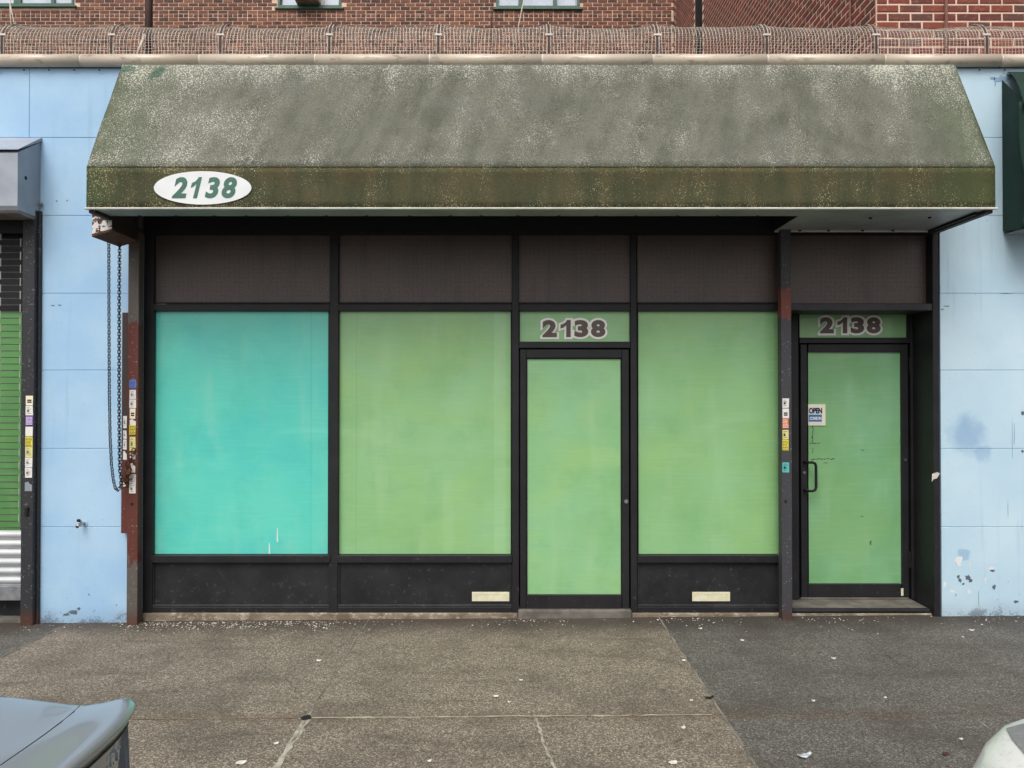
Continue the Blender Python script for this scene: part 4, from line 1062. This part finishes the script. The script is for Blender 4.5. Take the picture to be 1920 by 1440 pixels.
# ---- wing standing close behind the roof
YW = .66
wg = thing('brick_wing', 'red brick wing with cream mortar rising behind the mesh fence', 'building')
XW = P(1643, 20, YW).x; zc0 = P(1700, 24.3, YW).z    # a bed joint
XW1 = 7.0; YE = 7.0; YO0, YO1 = 5.75, 7.0
z_lo = zc0 - 7 * CW; z_hi = zc0 + 46 * CW
mesh_obj('wall', *boxgeo(XW + .001, XW1, YW + .002, YE, 3.6, z_hi), 'mortarB', wg)
mesh_obj('wall', *boxgeo(XW + .003, XW1, YW + .003, YE, z_hi + .0005, 12), brick_far('brick_far_red', '7d3229', '8a362c', 'd2b59b'), wg)
loose = []; n1 = 0; n2 = 0
for r_ in range(-7, 46):
    z = zc0 + (r_ + .5) * CW
    # front face
    off = 0 if r_ % 2 == 0 else -SL / 2
    x = XW + off
    while x < XW1:
        xa_, xb_ = max(x, XW - .0), min(x + SL, XW1); ln = xb_ - xa_ - JT
        if ln > .03:
            cxm = (xa_ + xb_) / 2
            if cxm < 5.0 and -6 < r_ < 4: link('brick', brick_data(ln, CW - JT, .03, 'brickB'), wg, (cxm, YW + R.uniform(-.002, .002), z), (0, R.uniform(-.006, .006), 0)); n1 += 1
            else:
                V, Fc = brickmesh(ln, CW - JT, .03, 'brickB'); loose.append(([(a + cxm, b + YW, c + z) for (a, b, c) in V], Fc))
        x += SL
    # side face (looking towards -X)
    y = YW + .012 + (0 if r_ % 2 else SL / 2)
    if r_ % 2 == 0:
        cym = YW + .012 + SL / 4
        V, Fc = brickmesh(SL / 2 - JT, CW - JT, .03, 'brickB'); loose.append(([(XW + b, cym + a, c + z) for (a, b, c) in V], [tuple(reversed(f)) for f in Fc]))
    while y < YE - SL:
        cym = y + SL / 2
        if n2 < 290 and -5 < r_ < 16 and 960 + (XW) / (cym + 6.27) * F > 1360 and -25 < 735 - (z - 1.847) / (cym + 6.27) * F < 125:
            o = link('brick', brick_data(SL - JT, CW - JT, .03, 'brickB'), wg, (XW + R.uniform(-.002, .002), cym, z), (0, 0, rad(-90))); n2 += 1
        else:
            V, Fc = brickmesh(SL - JT, CW - JT, .03, 'brickB'); loose.append(([(XW + b, cym + a, c + z) for (a, b, c) in V], [tuple(reversed(f)) for f in Fc]))
        y += SL
o = mesh_obj('brickwork', *join_geo(loose), 'brickB', wg, recalc=True); o['kind'] = 'stuff'
# rear link between wing and apartment building, with a dark passage
lkx = P(1290, 20, 8).x
lw = thing('rear_brick_return', 'red brick return wall with a dark passage behind the wing', 'wall')
loose = []
XA = bx1 + .02
for r_ in range(-22, 16):
    z = zH + (r_ + .5) * CW
    y = 8.0 + (0 if r_ % 2 else SL / 2)
    while y < YB - .02:
        cym = y + SL / 2; V, Fc = brickmesh(min(SL, YB - y) - JT, CW - JT, .03, 'brickB'); loose.append(([(XA + b, cym + a, c + z) for (a, b, c) in V], [tuple(reversed(f)) for f in Fc])); y += SL
o = mesh_obj('brickwork', *join_geo(loose), 'brickB', lw, recalc=True); o['kind'] = 'stuff'
mesh_obj('wall', *boxgeo(XA + .001, XA + 1.5, 8.0, YB + .35, 4, 12), 'mortarB', lw)
mesh_obj('passage_dark_panel', *boxgeo(XA - .0, XA + 1.6, 7.95, 7.99, 4, 12), 'black', lw)  # flat black panel stands in for the passage's unlit depth
# conduits on the wing
cn = tag(tube('conduit', [(P(1774, 50, YW - .02).x, YW - .022, 4.2), (P(1774, 50, YW - .02).x, YW - .022, 11)], .014, 'pink_pipe'), 'thin pink conduit running up the front of the red brick wing', 'pipe')
cy = None
yy = XW / ((1601 - 960) / F) - 6.27
tag(tube('conduit', [(XW - .02, yy, 4.2), (XW - .02, yy, 11)], .012, 'pink_pipe'), 'thin pink conduit running up the side of the red brick wing', 'pipe')

# ================================================================== ROOF-EDGE MESH FENCE
wf = thing('mesh_fence', 'curled galvanised wire mesh fence along the parapet', 'fence')
Yf0 = .085; Zf0 = ZC + RC + .004; ZA = Zf0 + .14; RA = .225
def fpath(t):        # t 0..1 -> (Y,Z) : up, over and down behind
    L1 = ZA - Zf0; L2 = RA * rad(118); d = t * (L1 + L2)
    if d < L1: return Yf0, Zf0 + d
    a = (d - L1) / RA
    return Yf0 + RA * (1 - math.cos(a)), ZA + RA * math.sin(a)
rx = [P(u, 80, Yf0).x for u in (-405, -200, 5, 210, 414, 618, 822, 1029, 1232, 1437, 1642, 1849, 2054, 2260)]
def ribgeo(x0, x1, dr, w0=0):
    V = []; Fc = []; n_ = 22
    for i in range(n_ + 1):
        t = .84 * i / n_; y, z = fpath(t); y2, z2 = fpath(min(1, t + .01)) if t < 1 else fpath(t); y1, z1 = fpath(max(0, t - .01))
        ty, tz = y2 - y1, z2 - z1; l = math.hypot(ty, tz) or 1; ny, nz = -tz / l, ty / l
        for (x, o_) in ((x0, dr), (x1, dr), (x1, dr + .006), (x0, dr + .006)): V.append((x, y + ny * o_, z + nz * o_))
    for i in range(n_):
        for k in range(4): Fc.append((i * 4 + k, i * 4 + (k + 1) % 4, i * 4 + 4 + (k + 1) % 4, i * 4 + 4 + k))
    Fc += [(0, 1, 2, 3), (n_ * 4, n_ * 4 + 1, n_ * 4 + 2, n_ * 4 + 3)]
    return V, Fc
for x in rx:
    mesh_obj('rib', *ribgeo(x - .009, x + .009, .004), 'ribdark', wf)
    mesh_obj('rib_rail', *ribgeo(x - .019, x - .0105, .006), 'ribrail', wf); mesh_obj('rib_rail', *ribgeo(x + .0105, x + .019, .006), 'ribrail', wf)
    y, z = fpath(.34); link('clamp', boxmesh(.062, .012, .016, 'galv', .002), wf, (x, y - .016, z))
def sag(s, t, k): return .045 * math.sin(math.pi * s) ** .8 * max(0, t - .3) / .7 * (1 + .35 * math.sin(k * 2.1))
for k, (a, b) in enumerate(zip(rx[:-1], rx[1:])):
    gl = []; nw = 32; nh = 27
    for i in range(nw):
        s = (i + .5) / nw; x = a + (b - a) * s; pts = []
        for j in range(19):
            t = j / 18; y, z = fpath(t); wob = .006 * math.sin(11 * s + 7 * t + k)
            pts.append((x + wob, y + .004 * math.sin(13 * s + k + 5 * t) , z - sag(s, t, k)))
        gl.append(tube_geo(pts, .0016, 3, cap=False))
    for j in range(nh):
        t = j / (nh - 1); pts = []
        for i in range(13):
            s = i / 12; y, z = fpath(t); pts.append((a + (b - a) * s, y + .004 * math.sin(13 * s + k + 5 * t), z - sag(s, t, k) + .003 * math.sin(17 * s + j + k)))
        gl.append(tube_geo(pts, .0016, 3, cap=False))
    o = mesh_obj('wire_mesh', *join_geo(gl), 'galv', wf, recalc=False); o['kind'] = 'stuff'
# pipe, brace, cables
vp = thing('vent_pipe', 'brown upright vent pipe behind the mesh fence', 'pipe')
x = P(279, 50, .75).x
tube('pipe_shaft', [(x, .75, 4.1), (x, .75, 7.2)], .034, 'pipe', vp, 14); tube('pipe_collar', [(x, .75, 4.16), (x, .75, 4.24)], .05, 'pipe', vp, 14)
tag(tube('pale_brace', [P(257, 103, .62), P(271, 66, .70)], .012, 'cable'), 'pale diagonal brace beside the brown vent pipe', 'brace')
cabs = [((15, -10), (27, 45), (46, 105), 'thin pale cable crossing left of the first fence rib', .9), ((18, -10), (20, 40), (28, 105), 'thin pale cable hanging close to the first fence rib', .9),
        ((982, 0), (970, 60), (957, 108), 'thin pale cable hanging below the triple green window', 9.5)]
for a, b, c, lb, Yc in cabs:
    tag(tube('cable', [P(*a, Yc), P(*b, Yc), P(*c, Yc)], .0007 * (Yc + 6.27) , 'cable', None, 5), lb, 'cable')
tag(tube('black_cable', [P(923, -5, 9.7), P(922, 40, 9.7), P(921, 104, 9.7)], .009, 'black', None, 6), 'thin black cable down the brick wall beside the triple window', 'cable')

# ================================================================== CARS
def car(name, label, paint, hoodmat, s0, side_y, heading, prof, L, wid, sill, arches, zg, details):
    """profile s runs from the end nearest the camera's lane gap; prof = list of (s,z) from low bumper up, over, to the far end.
    heading +1: s grows towards +X, -1: s grows towards -X ; far (kerb) side at Y = side_y"""
    t = thing(name, label, 'car', (s0, side_y - wid / 2, zg), 'cars parked at the kerb'); t.rotation_euler = TILT
    lat = [-1, -.995, -.985, -.97, -.95, -.92, -.88, -.83, -.76, -.65, -.5, -.3, 0, .3, .5, .65, .76, .83, .88, .92, .95, .97, .985, .995, 1]
    EA, EP, DR = details['edge']
    hw = wid / 2
    pts = []
    for (a, b) in zip(prof[:-1], prof[1:]):
        n_ = max(1, int(math.hypot(b[0] - a[0], b[1] - a[1]) / (.03 if a[0] < .6 else .07)))
        for k in range(n_): pts.append((a[0] + (b[0] - a[0]) * k / n_, a[1] + (b[1] - a[1]) * k / n_))
    pts.append(prof[-1])
    def sl(s):
        z = sill
        for (c, zc, r_) in arches:
            if abs(s - c) < r_: z = max(z, zc + math.sqrt(r_ * r_ - (s - c) ** 2))
        return z
    V = []; Fc = []; rows = len(pts); ncol = len(lat) + 12
    for (s, z) in pts:
        col = []
        for q in lat:
            aq = abs(q)
            es = EA * aq ** EP
            ss = s + es * max(0, 1 - s / .7) ** 1.5 - es * max(0, 1 - (L - s) / .7) ** 1.5
            zz = z - .012 * q * q - (DR * max(0, (aq - .8) / .2) ** 2.2 if z > .5 else 0)
            col.append((ss * heading, q * hw * (1 if aq < .99 else .985), max(zz, .2)))
        left, right = [], []
        for sgn, arr in ((-1, left), (1, right)):
            src = col[0] if sgn < 0 else col[-1]; zs = min(sl(s), src[2] - .001)
            for k in range(1, 7):
                f_ = k / 6; zz = src[2] + (zs - src[2]) * f_
                bul = .02 * math.sin(math.pi * min(1, f_ * 1.1))
                arr.append((src[0], sgn * (hw * .985 + bul), zz))
        V += left[::-1] + col + right
    for i in range(rows - 1):
        for k in range(ncol - 1): Fc.append((i * ncol + k, i * ncol + k + 1, (i + 1) * ncol + k + 1, (i + 1) * ncol + k))
    b = mesh_obj('body', V, Fc, paint, t, smooth=True, recalc=True)
    if details.get('hood'):
        h0_, h1_, wq = details['hood']; V = []; Fc = []; sub = [p for p in pts if h0_ <= p[0] <= h1_ and p[1] > .7]; n_ = 21
        for (s, z) in sub:
            for k in range(n_):
                q = -wq + 2 * wq * k / (n_ - 1); aq = abs(q); es = EA * aq ** EP
                V.append(((s + es * max(0, 1 - s / .7) ** 1.5) * heading + .0 * heading * (aq / wq) ** 4 * max(0, 1 - (s - h0_) / .4), q * hw, z - .012 * q * q - DR * max(0, (aq - .8) / .2) ** 2.2 + .005))
        for i in range(len(sub) - 1):
            for k in range(n_ - 1): Fc.append((i * n_ + k, i * n_ + k + 1, (i + 1) * n_ + k + 1, (i + 1) * n_ + k))
        mesh_obj('bonnet', V, Fc, hoodmat, t, smooth=True)
    # cabin
    cp = details['cabin']      # [(s,z_base, ...)] : rear/front glass base, roof start, roof end, other glass base
    (sA, zA), (sB, zB), (sC, zC_), (sD, zD) = cp
    secs = [(sA, zA, .86, .0), (sB, zB, .66, 0), ((sB + sC) / 2, max(zB, zC_) + .015, .66, 0), (sC, zC_, .66, 0), (sD, zD, .84, 0)]
    zbelt = details['belt']
    V = []; Fc = []
    lq = [-1, -.97, -.8, -.4, 0, .4, .8, .97, 1]
    fine = []
    for a, b_ in zip(secs[:-1], secs[1:]):
        for k in range(6): f_ = k / 6; fine.append(tuple(a[i] + (b_[i] - a[i]) * f_ for i in range(3)))
    fine.append(secs[-1][:3])
    for (s, z, wq) in fine:
        V.append((s * heading, -.90 * hw, zbelt - .06))
        for q in lq: V.append((s * heading, q * hw * wq, max(z - .05 * abs(q) ** 6, zbelt - .02)))
        V.append((s * heading, .90 * hw, zbelt - .06))
    nc = len(lq) + 2
    for i in range(len(fine) - 1):
        for k in range(nc - 1): Fc.append((i * nc + k, i * nc + k + 1, (i + 1) * nc + k + 1, (i + 1) * nc + k))
    cb = mesh_obj('cabin', V, Fc, paint, t, smooth=True)
    def quad(nm, P4, mt='carglass'):
        mesh_obj(nm, P4, [(0, 1, 2, 3)], mt, t, recalc=False)
    def gl(s_a, z_a, w_a, s_b, z_b, w_b, nm, dirn):
        e = .02
        quad(nm, [((s_a) * heading + dirn * e, -w_a * hw * .93, z_a + .03), ((s_a) * heading + dirn * e, w_a * hw * .93, z_a + .03), ((s_b) * heading + dirn * e, w_b * hw * .9, z_b - .03), ((s_b) * heading + dirn * e, -w_b * hw * .9, z_b - .03)])
    gl(sA, zA, .86, sB, zB, .66, 'rear_window' if details['rear'] else 'windscreen', -heading)
    gl(sD, zD, .84, sC, zC_, .66, 'windscreen' if details['rear'] else 'rear_window', heading)
    for sg in (-1, 1):
        zr_ = min(zB, zC_) - .075
        def sy(z): 
            f_ = (z - (zbelt - .06)) / (max(zB, zC_) - zbelt + .0); return sg * hw * (.90 + (.66 - .90) * f_ + .012) 
        mid = (sB + sC) / 2
        z0_ = zbelt + .0
        quad('side_window', [((sA + (sB - sA) * .45) * heading, sy(z0_), z0_), ((mid - .04) * heading, sy(z0_), z0_), ((mid - .04) * heading, sy(zr_), zr_), ((sB + .08) * heading, sy(zr_), zr_)])
        quad('side_window', [((mid + .04) * heading, sy(z0_), z0_), ((sD + (sC - sD) * .3) * heading, sy(z0_), z0_), ((sC - .02) * heading, sy(zr_), zr_), ((mid + .04) * heading, sy(zr_), zr_)])
    # wheels
    for (c, zc, r_) in arches:
        for sg in (-1, 1):
            rw = r_ - .05; y1 = sg * (hw - .015); y0 = sg * (hw - .22)
            prof_ = [(y0, rw * .62), (y0, rw * .92), (y0 + sg * .03, rw), (y1 - sg * .03, rw), (y1, rw * .92), (y1, rw * .66)]
            V = []; Fc = []; n_ = 28
            for k in range(n_):
                a = 2 * math.pi * k / n_
                for (yy_, rr_) in prof_: V.append((rr_ * math.cos(a), yy_, rr_ * math.sin(a)))
            m_ = len(prof_)
            for k in range(n_):
                for j in range(m_ - 1): Fc.append((k * m_ + j, k * m_ + j + 1, ((k + 1) % n_) * m_ + j + 1, ((k + 1) % n_) * m_ + j))
            wh = mesh_obj('wheel', V, Fc, 'rubber', t, (c * heading, 0, zc), smooth=False)
            V = [(0, y1 - sg * .02, 0)]; Fc = []
            for k in range(30):
                a = 2 * math.pi * k / 30; V.append((rw * .65 * math.cos(a), y1 - sg * (.035 if k % 6 in (0, 1) else .012), rw * .65 * math.sin(a)))
            Fc = [(0, 1 + k, 1 + (k + 1) % 30) for k in range(30)]
            mesh_obj('rim', V, Fc, 'alloy', wh, recalc=False)
    mesh_obj('underbody', *boxgeo(min(.25 * heading, (L - .25) * heading), max(.25 * heading, (L - .25) * heading), -hw * .8, hw * .8, .19, .5), 'plastic', t)
    return t
# --- left: grey saloon, tail towards +X
zr0 = -.125
XT = -.97
Lp = [(.16, .26), (.05, .34), (.02, .50), (.05, .62), (.07, .74), (.05, .92), (.04, 1.06), (.012, 1.118), (-.006, 1.142), (-.004, 1.152), (.012, 1.155), (.05, 1.150), (.09, 1.142), (.15, 1.135), (.20, 1.137), (.40, 1.160), (.62, 1.180), (.78, 1.188),
      (1.5, 1.09), (2.6, 1.02), (3.3, 1.02), (3.55, 1.01), (4.1, .95), (4.5, .85), (4.72, .74), (4.82, .60), (4.85, .45), (4.80, .30), (4.68, .22)]
grey = car('parked_car', 'grey saloon car with a ducktail boot lip at the kerb', 'car_grey', None, XT, -4.10, -1, Lp, 4.85, 1.82, .24, [(1.05, .33, .37), (3.85, .33, .37)], zr0 + gz(XT) , dict(cabin=[(.74, 1.16), (1.35, 1.45), (2.35, 1.46), (3.15, 1.03)], belt=1.04, rear=True, edge=(.10, 9, .02)))
# boot seam, lamps, lettering, plate
def on_lat(q, s, z, E=(.10, 9, .02)):
    es = E[0] * abs(q) ** E[1]; return s + es * max(0, 1 - s / .7) ** 1.5, z - .012 * q * q - E[2] * max(0, (abs(q) - .8) / .2) ** 2.2
seam = []
for k in range(25):
    q = -.97 + 1.94 * k / 24; s_ = .17 + .02 * (1 - q * q)
    s2, z2 = on_lat(q, s_, 1.1355); seam.append((-s2, q * .91, z2 - .0008))
tube('boot_seam', seam, .0028, 'plastic', grey, 5)
lipp = []
for k in range(33):
    q = -.97 + 1.94 * k / 32; s2, z2 = on_lat(q, .022, 1.10); lipp.append((-s2 + .003, q * .91, z2))
tube('lip_shadow_gap', lipp, .0035, 'plastic', grey, 5)
me, w0, h0 = textmesh('CAMRY', 1.0, 'chrome', .02, 0, .004, 1.5)
for v_ in me.vertices: v_.co.x *= .14 / w0; v_.co.y *= .034 / h0
me.materials[0] = M['slat']
link('badge_lettering', me, grey, (-.043 - .010, .70, 1.035), (rad(90), 0, rad(90)))
for sg in (-1, 1):
    V = []; Fc = []
    for i in range(8):
        q = sg * (.62 + .36 * i / 7)
        for (s_, z_) in ((.05, .90), (.078, .77)):
            s2, z2 = on_lat(q, s_, z_); V.append((-s2 + .012, q * .915, z2))
    for i in range(7): Fc.append((2 * i, 2 * i + 1, 2 * i + 3, 2 * i + 2))
    mesh_obj('tail_lamp', V, Fc, 'lamp_red', grey, smooth=True)
box_ = boxmesh(.008, .31, .15, 'swhite', .004); link('number_plate', box_, grey, (-.055 + .01, 0, .80))
# --- right: dusty white car, nose towards -X
XN = 1.12
Rp = [(.22, .30), (.06, .36), (.0, .48), (.0, .66), (.02, .80), (.06, .90), (.12, .975), (.20, 1.02), (.45, 1.07), (.9, 1.11), (1.25, 1.14), (1.6, 1.12), (2.6, 1.08), (3.6, 1.10), (4.2, 1.10), (4.42, 1.04), (4.5, .80), (4.5, .5), (4.4, .28)]
wht = car('parked_car', 'dusty white car with a grey bonnet, nose to the paved gap', 'car_white', 'car_hood', XN, -3.95, 1, Rp, 4.5, 1.86, .28, [(.92, .36, .40), (3.6, .36, .40)], zr0 + gz(XN), dict(cabin=[(1.35, 1.14), (2.1, 1.62), (3.4, 1.64), (4.2, 1.12)], belt=1.1, rear=False, edge=(.30, 5, .05), hood=(.20, 1.22, .85)))
for sg in (-1, 1):
    V = []; Fc = []
    for i in range(8):
        q = sg * (.60 + .38 * i / 7)
        for (s_, z_) in ((.05, .86), (.008, .68)):
            s2, z2 = on_lat(q, s_, z_, (.30, 5, .05)); V.append((s2 - .012, q * .935, z2))
    for i in range(7): Fc.append((2 * i, 2 * i + 1, 2 * i + 3, 2 * i + 2))
    mesh_obj('head_lamp', V, Fc, 'lamp_clear', wht, smooth=True)
link('grille', boxmesh(.02, .9, .18, 'plastic', .01), wht, (.0, 0, .66))

# ================================================================== LITTER
gl = []
def fleck(x, y, r_, rr):
    n_ = 5; V = []; z = gz(x) + .0025
    for k in range(n_):
        a = 2 * math.pi * k / n_ + rr.uniform(-.4, .4); s = r_ * rr.uniform(.6, 1.2); V.append((x + s * math.cos(a), y + s * math.sin(a) * .9, z))
    V.append((x, y, z + r_ * .6)); return V, [(k, (k + 1) % n_, n_) for k in range(n_)]
rr = random.Random(3)
for k in range(1300):
    u = rr.uniform(60, 1915); d = min(abs(rr.gauss(0, .09)) + .005, .5)
    if rr.random() < .45: u = rr.uniform(255, 640)
    elif math.sin(u * .021) + .6 * math.sin(u * .083 + 1) < rr.uniform(-1.2, 1.2): continue
    if rr.random() < .3: d = d * 1.8 + .02
    x = (u - 960) / 230; base = -.005
    if 240 < u < 263 or 1462 < u < 1484: base = -.09
    if u < 66: base = -.08
    r_ = rr.choice([.0035, .004, .004, .005, .0075]) * rr.uniform(.6, 1.25)
    gl.append(fleck(x, base - d, r_, rr))
for k in range(120):
    p = G(rr.uniform(0, 1920), rr.uniform(1190, 1440)); gl.append(fleck(p.x, p.y, rr.choice([.002, .003, .0035]), rr))
o = mesh_obj('petal_litter', *join_geo(gl), 'petal', recalc=False); o['kind'] = 'stuff'; tag(o, 'white specks of petals and paint flakes scattered along the wall base', 'litter')
def scrap(name, u, v, L, W, ang, mt, label, curl=.012, cat='litter', grp=None):
    p = G(u, v); V = []; Fc = []; n_ = 6
    rr = random.Random(u * 7 + v)
    for i in range(n_ + 1):
        t = i / n_ - .5; wd = W * (1 - (2 * t) ** 2) ** .5 * .5 if i not in (0, n_) else W * .12
        for s in (-1, 1): V.append((t * L, s * (wd + .12 * W * rr.random()), .003 + curl * (4 * t * t) * rr.uniform(.5, 1) + .004 * rr.random() + (.004 if s > 0 else 0)))
    for i in range(n_): Fc.append((2 * i, 2 * i + 2, 2 * i + 3, 2 * i + 1))
    o = mesh_obj(name, V, Fc, mt, None, (p.x, p.y, gz(p.x)), recalc=False); o.rotation_euler = (0, 0, ang); tag(o, label, cat, grp); return o
SL_ = 'small crumpled white paper scrap lying on the pavement'
for i, (u, v, L) in enumerate([(598, 1240, .035), (977, 1277, .022), (930, 1307, .03), (955, 1318, .02), (452, 1432, .05), (805, 1429, .02), (1262, 1432, .045), (1281, 1366, .03), (1296, 1315, .022), (1313, 1180, .03), (1392, 1202, .025), (1563, 1236, .03), (1525, 1316, .02), (1660, 1310, .022), (1802, 1388, .02), (1822, 1183, .035), (518, 1396, .025), (1805, 1196, .02), (1282, 1240, .03)]):
    scrap('paper_scrap', u, v, L, L * .6, R.uniform(-.6, .6), 'scrap', SL_, .004, grp='paper scraps on the pavement')
scrap('feather', 1508, 1420, .085, .026, .35, 'feather', 'grey and white bird feather lying on the dark paving', .02, 'feather')
scrap('dead_leaf', 1772, 1416, .035, .025, .1, 'leaf', 'small dark red dead leaf on the dark paving', .012, 'leaf')
scrap('dark_leaf', 1330, 1310, .06, .018, .2, 'black', 'dark curled leaf beside the pale paving joint', .01, 'leaf')
